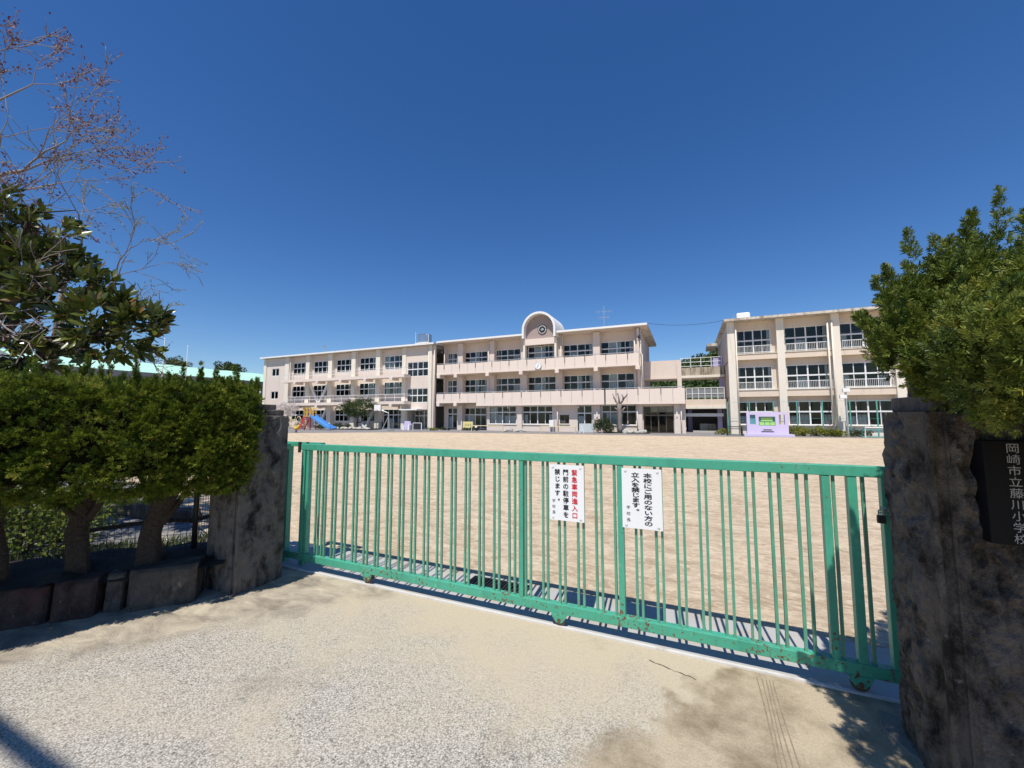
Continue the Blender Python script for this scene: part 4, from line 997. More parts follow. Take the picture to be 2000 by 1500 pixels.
bx('roof', D_, OLDFASCIA, dl - .25, dr + .4, YD - .5, 52.5, 10.03, 10.1); bx('roof_fascia', D_, OLDFASCIA, dl - .25, dr + .4, YD - .55, YD - .5, 10.0, 10.2); bx('roof_side', D_, OLDFASCIA, dl - .3, dl - .25, YD - .55, 52.5, 10.0, 10.2)
bx('rear_canopy', D_, OLDFASCIA, dl - 1.3, dl - .31, 48, 52, 9.2, 9.5); bx('stair_projection', D_, LILACD, dl - .9, dl - .01, 46, 50, 5.6, 7.6)

# ---------------- link corridor between B and D
C_ = thing('link_corridor', 'two-level open link corridor with railings between the centre and right blocks', 'corridor', (0, 44, 0))
YL = 43.66
lx0, lx1 = bxr + .01, dl - .08; mx = ax(1327.5, YL, 720)
bx('upper_wall', C_, PINK, lx0, mx, YL, YL + .2, 5.62, 7.3); bx('upper_deck', C_, MOSSCONC, mx + .001, lx1, YL - .02, YL + 3, 5.65, 6.45); bx('upper_slab', C_, CREAMW, mx, lx1, YL - .12, YL + 3, 5.42, 5.649); bx('upper_beam', C_, PINK, lx0, mx - .001, YL - .05, YL + 3, 5.4, 5.619)
bx('lower_deck', C_, PEACH, xe + .02, lx1, YL - 1.4, YL + 3, 2.55, 3.2); bx('lower_slab', C_, CREAMW, xe + .02, lx1, YL - 1.5, YL + 3, 2.3, 2.549)
for x in (mx - .25, lx1 - .45): bx('column', C_, PINK if x < 1 else LILACD, x, x + .4, YL - .3 if x < 1 else YL + .3, YL - .051 if x < 1 else YL + .7, 2.96, 5.4 if x > 1 else 7.2)
bx('column', C_, LILACD, lx1 - .75, lx1 - .35, YL, YL + .4, 0, 2.299); bx('column', C_, LILACD, .1, .5, YL + 2.5, YL + 2.9, 0, 2.299)
def railing(name, par, x0, x1, y, z0, z1, n, mt, bars=2, infill=None):
    mb = MB()
    for i in range(n + 1): x = x0 + (x1 - x0) * i / n; mb.tube([(x, y, z0), (x, y, z1)], .03, 5)
    for k in range(bars): z = z1 - (z1 - z0 - .15) * k / max(1, bars - 1) * (.6 if bars == 2 else 1); mb.tube([(x0, y, z), (x1, y, z)], .028, 5)
    return part(name, mb, mt, par)
railing('upper_railing', C_, mx + .1, lx1 - .2, YL + .02, 6.45, 7.42, 4, WHITE, 3)
railing('lower_railing', C_, xe + .1, lx1 - .2, YL - 1.35, 3.2, 4.3, 6, WHITE, 2)
mb = MB(); mb.box(xe + .1, lx1 - .2, YL - 1.33, YL - 1.32, 3.35, 4.2); part('lower_screen', mb, M('grey_mesh_screen', (.20, .21, .21), .7, .2, 8), C_)
bx('white_beam', C_, WHITE, xe + .02, lx1 - .3, YL - .9, YL - .6, 1.55, 1.85); bx('low_wall', C_, WHITE, xe + 1.3, lx1 - .9, YL + 2.2, YL + 2.4, .1, .8); bx('step_slab', C_, CONC, xe + .6, lx1 - .2, YL - 1.6, YL + 2.1, .006, .16)
bx('back_wall', C_, ROOMD, xe, lx1, YL + 3.2, YL + 3.3, 0, 2.3)
for k in range(4):
    x = 1.9 + .28 * k; bx('crate_slat', C_, M('slat_wood', (.42, .36, .24), .8, .2, 8) if k == 0 else bpy.data.materials['slat_wood'], x, x + .2, YL + 1.2, YL + 1.25, .16, .75)

# ================================================================== ROOF ITEMS
wt = thing('water_tank', 'shiny metal water tank on a pale lattice stand on the left wing roof', 'water tank', (-30.9, 42.3, 10.14))
mb = MB()
for x in (-31.9, -31.0, -30.1):
    for y in (41.7, 42.9): mb.tube([(x, y, 10.14), (x, y, 10.95)], .05, 4)
for a, b in ((-31.9, -31.45), (-31.45, -31.0), (-31.0, -30.55), (-30.55, -30.1)):
    up = a in (-31.9, -31.0); mb.tube([(a, 41.7, 10.16 if up else 10.93), (b, 41.7, 10.93 if up else 10.16)], .04, 4)
mb.box(-32, -30.0, 41.6, 43, 10.95, 11.03); part('stand', mb, WHITE, wt)
mb = MB(); mb.box(-31.75, -30.25, 41.75, 42.9, 11.03, 12.2); part('tank_body', mb, M('tank_steel', (.5, .52, .54), .25, .2, 2, metal=.9), wt, bevel=.12)
mb = MB(); mb.tube([(-30.0, 41.7, 10.14), (-30.0, 41.7, 12.0), (-30.3, 42, 12.1)], .04, 6); mb.tube([(-32.0, 41.7, 10.95), (-32.0, 41.7, 12.5)], .02, 5); part('pipe', mb, WHITE, wt)
def antenna(px, yb, yt, Y, els, label):
    b = at(px, yb, Y); t = at(px, yt, Y); a = thing('tv_antenna', label, 'antenna', (b.x, Y, b.z))
    mb = MB(); mb.tube([(b.x, Y, b.z - .3), (b.x, Y, t.z)], .03, 6); part('mast', mb, GALV, a)
    for z, ln in els:
        mb = MB(); zz = b.z + (t.z - b.z) * z; mb.tube([(b.x - ln, Y, zz + .05), (b.x + ln, Y, zz)], .014, 4)
        for k in range(6): x = b.x - ln + 2 * ln * k / 5; mb.tube([(x, Y - .35, zz + .03), (x, Y + .35, zz + .03)], .01, 4); mb.tube([(x, Y, zz - .22), (x, Y, zz + .24)], .01, 4)
        part('element_array', mb, GALV, a)
antenna(1180, 640, 597, 43, [(.72, .8), (.45, .55)], 'tall thin rooftop antenna above the centre block near its right end')
antenna(633.5, 688, 674, 41, [(.8, .45)], 'small rooftop antenna on the left wing roof')
rt = thing('roof_tank', 'white rounded tank on the roof of the right block near its left corner', 'water tank', (5.1, 43, 10.1))
mb = MB(); mb.box(4.6, 5.75, 42.5, 43.6, 10.5, 11.35); part('tank_body', mb, WHITE, rt, bevel=.15)
mb = MB()
for x in (4.7, 5.65):
    for y in (42.6, 43.5): mb.box(x - .05, x + .05, y - .05, y + .05, 10.1, 10.5)
mb.tube([(4.35, 42.6, 10.1), (4.35, 42.6, 11.3)], .02, 5); part('legs', mb, GALV, rt)
p0, p1 = Vector((rx1 - .2, 39.2, 10.45)), Vector((dl, 39.8, 10.2))
mb = MB(); mb.tube([p0 + (p1 - p0) * t + Vector((0, 0, -.35 * 4 * t * (1 - t))) for t in [i / 12 for i in range(13)]], .016, 5)
tag(part('overhead_cable', mb, DARKSTEEL), 'thin dark cable sagging between the centre and right block roofs', 'cable')
mb = MB(); mb.tube([(-60, -2.2, 6.0), (-30, -2.2, 5.9), (-2.0, -2.2, 6.0), (20, -2.2, 6.3)], .045, 6)
tag(part('overhead_cable', mb, DARKSTEEL), 'thick overhead cable along the road that shadows the drive corner', 'cable')

# ================================================================== GYM, POLES, FAR TREES, HILL
gy = thing('gymnasium', 'long low gymnasium with pale green curved roof behind the hedge', 'gymnasium', (-72, 38, 0))
GX0, GX1, GYa, GYb = -84.0, -61.5, 17.0, 66.0
def gz(s): return 6.95 + 2.3 * math.sin(math.pi * s)
mb = MB(); mb.grid(lambda s, t: (GX1 + .8 + (GX0 - GX1 - 1.6) * s, GYa - .5 + (GYb - GYa + 1) * t, gz(s)), 24, 2); part('roof', mb, ROOFG, gy, smooth=True, fix=False)
n = 12
for k in range(n + 1):
    y = GYa - .4 + (GYb - GYa + .8) * k / n; mb = MB()
    mb.tube([(GX1 + .8 + (GX0 - GX1 - 1.6) * s, y, gz(s) + .03) for s in [i / 12 for i in range(7)]], .05, 4); part('roof_seam', mb, ROOFG, gy)
bx('eave', gy, GREYW, GX1 + .3, GX1 + .82, GYa - .5, GYb + .5, 6.2, 6.94)
bx('wall', gy, GREYW, GX1 - .3, GX1, GYa, GYb, 0, 5.0); bx('wall', gy, GREYW, GX1 - .3, GX1, GYa, GYb, 5.9, 6.95)
for k in range(12):
    y = GYa + .3 + 4.05 * k; mb = MB(); mb.box(GX1 - .2, GX1 - .1, y, y + 3.7, 5.0, 5.9); wn = part('window', mb, BRONZE, gy)
    for j in range(3): mb = MB(); mb.box(GX1 - .09, GX1 - .07, y + .1 + 1.2 * j, y + 1.2 + 1.2 * j, 5.08, 5.82); part('pane', mb, M('gym_glass', (.05, .06, .07), .1, .2, 1) if (k == 0 and j == 0) else bpy.data.materials['gym_glass'], wn)
pts = [(GX1 + .6 + (GX0 - GX1 - 1.2) * i / 16, gz(i / 16) - .06) for i in range(17)]
mb = MB(); mb.prism(pts + [(GX0, 0), (GX1, 0)], 'y', GYa, GYa + .2); part('gable_wall', mb, FASCIA, gy)
for k, (px, yt, Y) in enumerate(((275, 668, 18), (322, 662, 20), (367, 677, 22))):
    p = at(px, yt, Y); mb = MB(); mb.tube([(p.x, Y, 0), (p.x, Y, p.z)], [.06, .03], 6); mb.tube([(p.x, Y, p.z), (p.x, Y, p.z + .1)], [.06, .02], 6)
    f_ = thing('flag_pole', ['white flag pole above the hedge, the leftmost and nearest the magnolia', 'white flag pole above the hedge, the tallest middle one of three', 'white flag pole above the hedge, the rightmost of three'][k], 'flag pole', (p.x, Y, 0), 'flag poles')
    part('pole', mb, WHITE, f_); mb = MB(); mb.tube([(p.x, Y, p.z - .4), (p.x + .25, Y, p.z - .4)], .02, 5); part('cleat_arm', mb, GALV, f_)

def clump_cloud(cs, per, size, lw=.5, flat=.0):
    P, D, S, T = [], [], [], []
    for c, r in cs:
        d = norm(NR.normal(size=(per, 3))); rr = NR.uniform(.3, 1, per) ** .5
        P.append(np.array(c) + d * (np.array(r) * np.ones(3)) * rr[:, None]); dd = d * .7 + NR.normal(size=(per, 3)) * .6 + np.array([0, 0, .25]); D.append(dd); S.append(NR.uniform(size * .7, size * 1.3, per))
        T.append(np.clip(NR.normal(.45, .12) + NR.normal(0, .2, per) + d[:, 2] * .08, 0, 1))
    return [np.concatenate(a) for a in (P, D, S, T)]
def tree(name, label, base, h, crown, trunk_r, mt, nclump, per, leafsize, seed, group=None, cat='tree', bark=None, trunk_h=.35, cr=(.32, .5)):
    rg = random.Random(seed); b = Vector(base); t = thing(name, label, cat, b, group)
    mb = MB(); tips = []
    branches(mb, tips, b + Vector((0, 0, -.05)), Vector((rg.gauss(0, .05), rg.gauss(0, .05), 1)), h * trunk_h, trunk_r, 3, rg, 4, .55, .25, .75, 6)
    part('trunk', mb, bark or BARK, t, smooth=True)
    cs = []; cc = b + Vector((0, 0, h - crown[2]))
    for i in range(nclump):
        d = Vector((rg.gauss(0, 1), rg.gauss(0, 1), rg.gauss(0, 1))).normalized() * rg.uniform(.35, .95) ** .7
        c = cc + Vector((d.x * crown[0], d.y * crown[1], d.z * crown[2])); k = min(crown) * rg.uniform(*cr)
        cs.append((c, (k, k, k * .75)))
    P, D, S, T = clump_cloud(cs, per, leafsize)
    lv, lf = leaf(.6); scatter('crown', lv, lf, P, frames(D, S), mt, t, T, origin=tuple(cc)); return t
p = at(352, 702, 75); tree('far_tree', 'dark round tree top just above the gym roof beside the flag poles', (p.x - 1, 75, 0), p.z + .4, (3.2, 3.2, 3), .3, TREEG, 26, 160, .42, 1, 'trees beyond the gym')
p = at(445, 710, 80); tree('far_tree', 'broad flat tree top above the gym roof left of the school', (p.x, 80, 0), p.z + .3, (5.2, 5, 2.6), .3, TREEG, 34, 160, .42, 2, 'trees beyond the gym')
# wooded hill behind the link corridor
def hz(x, y): return max(0, (11.2 + 7.0 * math.exp(-((x - 16) / 11) ** 2)) * min(1, max(0, (y - 66) / 36)) ** .8 * max(0, 1 - max(0, y - 112) / 60)) + .7 * noise.noise(Vector((x * .1, y * .1, 0))) - .3
mb = MB(); mb.grid(lambda s, t: (-40 + 110 * s, 62 + 100 * t, hz(-40 + 110 * s, 62 + 100 * t)), 60, 50)
structure('hill', mb, M('hill_soil', (.07, .08, .03), .95, .3, .2), smooth=True, fix=False)
cs = []; rg = random.Random(4)
for i in range(1600):
    x, y = rg.uniform(-22, 62), rg.uniform(62, 108); r = rg.uniform(1.0, 2.1)
    cs.append(((x, y, max(1.8, hz(x, y) + rg.uniform(.6, 2.2)) if y > 66 else rg.uniform(1, 4.2)), (r, r, r * .8)))
P, D, S, T = clump_cloud(cs, 56, .55); lv, lf = leaf(.8)
o = scatter('hillside_wood', lv, lf, P, frames(D, S), HILLG, None, T, origin=(10, 85, 5), kind='stuff', label='green wooded hillside seen behind the open link corridor'); o['category'] = 'woodland'

# ---------------- magnolia
mg = thing('magnolia_tree', 'broad evergreen magnolia with large glossy leaves behind the left hedge', 'tree', (-9.2, 2.2, 0))
mb = MB(); tips = []; rg = random.Random(12)
mb.tube([(-9.4, 2.0, -.05), (-9.3, 2.05, .9), (-9.2, 2.1, 1.8), (-9.1, 2.15, 3.2), (-9.0, 2.2, 4.4)], [.17, .14, .12, .09, .05], 9)
for q, e in [((-9.25, 2.05, 1.5), (-6.9, 2.4, 2.15)), ((-9.2, 2.1, 1.9), (-6.6, 2.5, 2.7)), ((-9.2, 2.1, 2.4), (-7.0, 2.2, 3.3)), ((-9.1, 2.1, 2.8), (-7.4, 2.3, 3.7)), ((-9.1, 2.2, 3.3), (-7.9, 2.1, 4.3)), ((-9.2, 2.1, 2.0), (-7.6, 1.8, 2.5)), ((-9.1, 2.1, 3.0), (-8.1, 1.9, 4.0))]:
    q, e = Vector(q), Vector(e); m1 = q.lerp(e, .5) + Vector((0, 0, .12 if e.z > 2.3 else -.05)); mb.tube([q, m1, e], [.06, .045, .02], 6)
    for k in range(6):
        t = .35 + .65 * k / 5; s = q.lerp(e, t) if t > .5 else q.lerp(m1, t * 2); d = Vector((rg.gauss(.4, .5), rg.gauss(0, .6), rg.gauss(.3, .4))).normalized(); f2 = s + d * rg.uniform(.3, .65); mb.tube([s, f2], [.014, .006], 5)
part('trunk', mb, BARK, mg, smooth=True)
whorl = []
def blob(c, r, n):
    for i in range(n):
        d = Vector((rg.gauss(0, 1), rg.gauss(0, 1), rg.gauss(0, 1))).normalized() * rg.uniform(.3, 1) ** .5
        whorl.append((Vector(c) + Vector((d.x * r[0], d.y * r[1], d.z * r[2])), (d + Vector((.3, -.1, .35))).normalized()))
for c, r, n in [((-6.60, 2.5, 2.72), (.62, .55, .46), 54), ((-6.15, 2.65, 2.80), (.22, .3, .28), 13), ((-7.25, 2.35, 3.0), (.6, .6, .62), 56), ((-7.8, 2.2, 3.55), (.62, .6, .6), 58), ((-8.2, 2.1, 4.1), (.62, .6, .55), 50), ((-8.6, 2.0, 3.0), (.8, .6, .8), 70), ((-8.9, 2.0, 4.3), (.8, .6, .6), 40), ((-7.6, 2.1, 2.4), (.7, .5, .3), 36), ((-9.8, 1.6, 3.2), (.9, .8, 1.1), 60)]: blob(c, r, n)
Pm, Dm, Sm, Tm = [], [], [], []
for p, d in whorl:
    t0 = NR.normal(.4, .16)
    for k in range(10):
        a = 2.4 * k; o1 = d.orthogonal().normalized(); o2 = d.cross(o1); el = .55 + .1 * (k % 5); dd = (d * math.cos(el) + (o1 * math.cos(a) + o2 * math.sin(a)) * math.sin(el))
        Pm.append(p - d * .012 * k); Dm.append(dd); Sm.append(rg.uniform(.12, .19)); Tm.append(min(1, max(0, t0 + rg.gauss(0, .2))))
MLV = np.array([(0, 0, 0), (.17, .03, .35), (.15, .05, .72), (0, .02, 1), (-.15, .05, .72), (-.17, .03, .35), (0, -.03, .5)], float); MLF = np.array([(0, 1, 6, 5), (1, 2, 3, 6), (6, 3, 4, 5)])
scatter('crown', MLV, MLF, np.array([list(p) for p in Pm]), frames(np.array([list(p) for p in Dm]), Sm), MAG, mg, np.array(Tm), origin=(-8, 2.3, 3), smooth=True)
# shaded young leaves low in front
# ---------------- bare trees
def bare_tree(label, base, seed, limbs, budmat, bud, depth, rad, barkm, density):
    t = thing('bare_tree', label, 'tree', base, 'leafless trees at the left edge'); mb = MB(); tips = []; rg = random.Random(seed)
    b = Vector(base); top = b + Vector((.2, .1, limbs[0][0].z * .55)); mb.tube([b + Vector((0, 0, -.05)), b.lerp(top, .5) + Vector((.05, 0, 0)), top], [rad, rad * .85, rad * .7], 8)
    for st, d, ln in limbs: mb.tube([top, st], [rad * .55, rad * .4], 6); branches(mb, tips, st, d, ln, rad * .36, depth, rg, 5, .42, .05, .74, 5, (2, 3), .1)
    part('trunk', mb, barkm, t, smooth=True)
    P, D, S = [], [], []
    for pts, d in tips:
        for q in pts[1:]:
            for k in range(density):
                P.append(list(q + Vector((rg.gauss(0, .02), rg.gauss(0, .02), rg.gauss(0, .02))))); D.append(list(d + Vector((rg.gauss(0, .7), rg.gauss(0, .7), rg.gauss(0, .7))))); S.append(bud * rg.uniform(.6, 1.3))
    lv, lf = leaf(.55); scatter('buds', lv, lf, np.array(P), frames(np.array(D), S), budmat, t, origin=tuple(top), kind='stuff'); return t
bare_tree('leafless tree with reddish buds reaching in from the upper left edge', (-12.2, 1.9, 0), 5,
          [(Vector((-10.6, 2.1, 4.6)), Vector((1, .1, .25)), 1.15), (Vector((-10.5, 2.1, 5.2)), Vector((1, .1, .3)), 1.05), (Vector((-10.7, 2.0, 5.8)), Vector((1, .0, .5)), 1.0), (Vector((-11, 2.0, 6.3)), Vector((.8, 0, .7)), .9), (Vector((-10.6, 1.9, 3.9)), Vector((1, .1, .1)), 1.1)],
          BUD, .042, 5, .12, TWIG, 1)
bare_tree('leafless grey tree with a haze of pale green buds behind the magnolia', (-11.2, 3.2, 0), 8,
          [(Vector((-10.2, 3.2, 3.6)), Vector((1, .1, .25)), 1.0), (Vector((-10.0, 3.1, 4.1)), Vector((1, 0, .2)), 1.0), (Vector((-9.8, 3.0, 2.9)), Vector((1, 0, .35)), .95)],
          PALEBUD, .03, 5, .10, TWIG, 1)
bare_tree('leafless grey twiggy tree in front of the magnolia at the left edge', (-8.6, 1.35, 0), 14,
          [(Vector((-7.9, 1.75, 2.5)), Vector((1, .25, .12)), .6), (Vector((-7.9, 1.75, 2.8)), Vector((1, .25, .15)), .6), (Vector((-8.0, 1.8, 3.1)), Vector((1, .2, .2)), .55)],
          BUD, .02, 3, .07, TWIG, 1)

# ================================================================== YARD ITEMS
SP = at(603, 843, 33.0); sx, sy = SP.x, 33.0
sl = thing('playground_slide', 'playground slide with red ladder, yellow guard hoops and blue chute', 'slide', (sx, sy, 0))
PH = 1.55
mb = MB()
for s in (-.4, .4): mb.tube([(sx - 1.25, sy + s, 0), (sx - .3, sy + s, PH)], .07, 6)
for k in range(6): t = (k + .6) / 6.2; mb.box(sx - 1.25 + .95 * t - .14, sx - 1.25 + .95 * t + .14, sy - .38, sy + .38, PH * t - .03, PH * t + .03)
mb.add([(sx - 1.3, sy - .43, 0), (sx - 1.0, sy - .43, 0), (sx - .1, sy - .43, PH), (sx - .45, sy - .43, PH)], [(0, 1, 2, 3)]); part('ladder', mb, REDP, sl)
for x in (sx - .3, sx + .5):
    for s in (-.42, .42):
        mb = MB(); mb.tube([(x + (.15 if x > sx else 0), sy + s, 0), (x, sy + s, PH)], .055, 6); part('leg', mb, REDP, sl)
mb = MB(); mb.box(sx - .4, sx + .6, sy - .45, sy + .45, PH, PH + .07); part('platform', mb, YELP, sl)
for x0_, x1_ in ((sx - .35, sx + .08), (sx + .14, sx + .55)):
    for s in (-.42, .42):
        mb = MB(); r = (x1_ - x0_) / 2; c = (x0_ + x1_) / 2; mb.tube([(x0_, sy + s, PH)] + [(c - r * math.cos(a), sy + s, PH + .75 + r * 1.1 * math.sin(a)) for a in [math.pi * i / 10 for i in range(11)]] + [(x1_, sy + s, PH)], .04, 6)
        mb.tube([(x0_, sy + s, PH + .5), (x1_, sy + s, PH + .5)], .03, 5); part('guard_hoop', mb, YELP, sl)
prof = [(sx + .55, PH + .03), (sx + 1.1, PH - .25), (sx + 2.9, .42), (sx + 3.4, .24), (sx + 3.9, .22)]
mb = MB()
for s in (-.4, .4):
    for (xa, za), (xb, zb) in zip(prof, prof[1:]): mb.add([(xa, sy + s - .04, za - .05), (xb, sy + s - .04, zb - .05), (xb, sy + s - .04, zb + .22), (xa, sy + s - .04, za + .22), (xa, sy + s + .04, za - .05), (xb, sy + s + .04, zb - .05), (xb, sy + s + .04, zb + .22), (xa, sy + s + .04, za + .22)], [(0, 1, 2, 3), (7, 6, 5, 4), (3, 2, 6, 7), (0, 4, 5, 1)])
for (xa, za), (xb, zb) in zip(prof, prof[1:]): mb.add([(xa, sy - .37, za), (xb, sy - .37, zb), (xb, sy + .37, zb), (xa, sy + .37, za)], [(0, 1, 2, 3)])
part('chute', mb, BLUEP, sl, fix=False)
mb = MB(); mb.tube([(sx + 3.5, sy - .38, 0), (sx + 3.5, sy - .38, .24)], .04, 6); mb.tube([(sx + 3.5, sy + .38, 0), (sx + 3.5, sy + .38, .24)], .04, 6); part('chute_support', mb, BLUEP, sl)
# hexagonal climbing frame
p = at(577, 840, 35); jg = thing('climbing_frame', 'beige honeycomb climbing frame left of the slide', 'climbing frame', (p.x, 35, 0))
for cxx in (-1.1, -.35, .4, 1.15):
    for cz in ((.45, 1.15) if cxx in (-1.1, .4) else (.8,)):
        mb = MB(); pts = [(p.x + cxx + .42 * math.cos(a), 35 + .2 * cxx, cz + .4 * math.sin(a)) for a in [math.pi / 3 * i for i in range(7)]]; mb.tube(pts, .05, 5); part('hexagon_ring', mb, BEIGEP, jg)
mb = MB()
for cxx in (-1.3, -.1, 1.3): mb.tube([(p.x + cxx, 35 + .2 * cxx, 0), (p.x + cxx, 35 + .2 * cxx, 1.4)], .05, 5)
part('uprights', mb, BEIGEP, jg)
p = at(578, 846, 27); sr = thing('spring_rider', 'small yellow spring rider in front of the slide', 'play rider', (p.x, 27, 0))
mb = MB(); mb.tube([(p.x + .1 * math.cos(a), 27 + .1 * math.sin(a), .35 * a / 25) for a in [i * .6 for i in range(42)]], .02, 5); part('spring', mb, DARKSTEEL, sr)
mb = MB(); mb.tube([(p.x - .35, 27, .55), (p.x - .1, 27, .4), (p.x + .2, 27, .42), (p.x + .38, 27, .72)], [.06, .13, .12, .09], 8); mb.tube([(p.x + .25, 26.75, .62), (p.x + .25, 27.25, .62)], .025, 6); part('seat_body', mb, YELP, sr, smooth=True)
# trees in the yard
p = at(565, 838, 36.5); tree('blossom_tree', 'small pale blossom tree behind the left pillar top', (p.x - .5, 36.5, 0), 3.4, (2.0, 1.6, .9), .1, BLOSSOM, 36, 90, .10, 41)
p = at(697, 839, 36.3); yt = tree('garden_tree', 'spreading dark green garden tree in front of the left wing', (p.x, 36.3, 0), 3.75, (3.0, 1.5, 1.15), .11, TREEG, 52, 130, .13, 44, trunk_h=.42)
def shrub(name, label, px, py, Y, rad, h, mt, n, per, lsz, seed, cat='shrub', group=None):
    rg = random.Random(seed); p = at(px, py, Y); t = thing(name, label, cat, (p.x, Y, 0), group); cs = []
    for i in range(n):
        a = rg.uniform(0, 6.28); r = rg.random() ** .5; c = (p.x + rad[0] * r * math.cos(a), Y + rad[1] * r * math.sin(a), h * rg.uniform(.25, .8) * (1 - .45 * r * r)); k = h * rg.uniform(.2, .32); cs.append((c, (k, k, k)))
    P, D, S, T = clump_cloud(cs, per, lsz); P[:, 2] = np.maximum(P[:, 2], .02); lv, lf = leaf(.6); scatter('foliage', lv, lf, P, frames(D, S), mt, t, T, origin=(p.x, Y, h / 2))
    mb = MB()
    for k in range(5): a = k * 1.3; mb.tube([(p.x + .05 * math.cos(a), Y + .05 * math.sin(a), -.03), (p.x + rad[0] * .5 * math.cos(a), Y + rad[1] * .5 * math.sin(a), h * .6)], [.03, .012], 5)
    part('stems', mb, BARK, t); return t
shrub('fence_shrub', 'bright green leafy shrub behind the wire fence at the left edge', 35, 1000, 1.95, (.55, .5), 1.15, JUN2, 26, 160, .05, 101)
shrub('fence_shrub', 'sparse leafy shrub behind the wire fence between two hedge trunks', 125, 1000, 2.5, (.45, .4), .95, JUN2, 16, 130, .05, 102)
shrub('low_shrub', 'low dark clipped shrub under the garden tree', 668, 838, 36.0, (1.4, .7), .85, TREEG, 22, 110, .09, 51)
shrub('low_shrub', 'small green shrub below the slide chute', 625, 838, 36.2, (.7, .6), .7, TREEG, 14, 100, .09, 52)
def rockobj(loc, s, seed, mt, label, group, cat='rock'):
    mb = MB(); sd = Vector((seed * 3.3, seed, 0)); 
    def f(a, b):
        th, ph = math.pi * a, 2 * math.pi * b; d = Vector((math.sin(th) * math.cos(ph), math.sin(th) * math.sin(ph), math.cos(th))); r = 1 + .35 * noise.noise(d * 1.6 + sd)
        return Vector(loc) + Vector((d.x * s[0] * r, d.y * s[1] * r, max(-.05, d.z * s[2] * r + s[2] * .5)))
    mb.grid(f, 8, 12); o = part('rock', mb, mt, None, smooth=False, fix=True); return tag(o, label, cat, group)
ORD = 'leftmost second third fourth fifth sixth seventh eighth ninth tenth eleventh twelfth'.split()
def rockrow(pa, pb, Y, n, size, seed, label, group):
    rg = random.Random(seed)
    for i in range(n):
        p = at(pa + (pb - pa) * (i + rg.uniform(.2, .8)) / n, 842, Y); rockobj((p.x, Y + rg.uniform(-.25, .25), 0), (size * rg.uniform(.7, 1.3), size * rg.uniform(.7, 1.1), size * rg.uniform(.6, 1)), seed + i * 1.7, PALEROCK, label + (', rightmost of its row' if i == n - 1 else (', leftmost of its row' if i == 0 else ', ' + ORD[i] + ' from the left')), group)
rockrow(655, 722, 35.2, 13, .26, 3, 'pale border rock edging the bed under the garden tree', 'rocks edging the garden tree bed')
rockrow(986, 1026, 37.2, 10, .26, 9, 'pale border rock in the row below the centre windows', 'rocks below the centre windows')
rockrow(1218, 1262, 38.0, 9, .24, 15, 'pale border rock around the pollarded tree bed', 'rocks around the pollarded tree')
mb = MB(); p0_, p1_ = at(648, 841, 35.0), at(722, 841, 35.0); mb.box(p0_.x, p1_.x, 34.7, 37, .006, .12); structure('flower_bed', mb, SOIL)
mb = MB(); p0_, p1_ = at(1180, 845, 37.8), at(1264, 845, 37.8); mb.box(p0_.x, p1_.x, 37.6, 39.0, .006, .10); structure('flower_bed', mb, SOIL)
for k, (pa, lb) in enumerate(((843, 'low yellowish flower shrub row beside the left wing porch'), (870, 'low dark flower shrub row below the column at the centre block left end'), (915, 'low flower shrub row in front of the yellow board'))):
    shrub('flower_row', lb, pa, 842, 36.8 if k == 0 else 38.2, (.85, .2), .38, YELG if k == 0 else TREEG, 14, 80, .07, 60 + k)
# basketball hoop
p = at(753, 843.5, 34.0); hb = thing('basketball_hoop', 'white basketball backboard on a grey leaning stand before the left wing', 'basketball hoop', (p.x, 34, 0))
q = at(737, 796, 34); mb = MB(); mb.tube([(p.x, 34.4, 0), (p.x, 34.4, 1.9), (q.x, 34.15, q.z - .15)], .06, 6); mb.tube([(p.x - .9, 34.4, 0), (p.x - .05, 34.4, 1.5)], .035, 5); mb.tube([(p.x - .2, 34.9, 0), (p.x, 34.4, 2.1)], .035, 5); mb.box(p.x - 1.1, p.x + .3, 33.9, 35.1, .006, .08); part('stand', mb, GALV, hb)
mb = MB(); mb.box(q.x - .45, q.x + .45, 34.0, 34.06, q.z - .35, q.z + .3); part('backboard', mb, WHITE, hb)
mb = MB(); mb.tube([(q.x + .2 * math.cos(a), 33.78 + .2 * math.sin(a), q.z - .28) for a in [2 * math.pi * i / 14 for i in range(15)]], .015, 5, False); part('rim', mb, REDP, hb)
# lilac ride and black panel at the porch
p = at(796, 842, 37.0); mm = thing('painted_stand', 'pale lilac and white painted stand beside the porch', 'stand', (p.x, 37, 0))
mb = MB(); mb.prism([(p.x - .45, 0), (p.x + .45, 0), (p.x + .45, .55), (p.x + .2, 1.0), (p.x - .3, 1.0), (p.x - .4, .4)], 'y', 36.8, 37.2); part('body', mb, LILAC, mm, bevel=.03)
mb = MB(); mb.box(p.x - .5, p.x - .3, 36.7, 36.79, 0, .35); mb.box(p.x + .25, p.x + .45, 36.7, 36.79, 0, .6); part('front_panel', mb, WHITE, mm)
p = at(815, 842, 37.0); bp = thing('black_screen', 'black low folding screen with pale frame beside the porch', 'screen', (p.x, 37, 0))
mb = MB(); mb.box(p.x - .52, p.x + .55, 36.95, 37.0, .1, .78); part('panel', mb, BLACKP, bp); mb = MB(); mb.box(p.x - .6, p.x - .53, 36.93, 37.02, 0, .82); mb.box(p.x + .56, p.x + .63, 36.93, 37.02, 0, .82); mb.box(p.x - .53, p.x + .56, 36.93, 37.02, .785, .84); part('frame', mb, WHITE, bp)
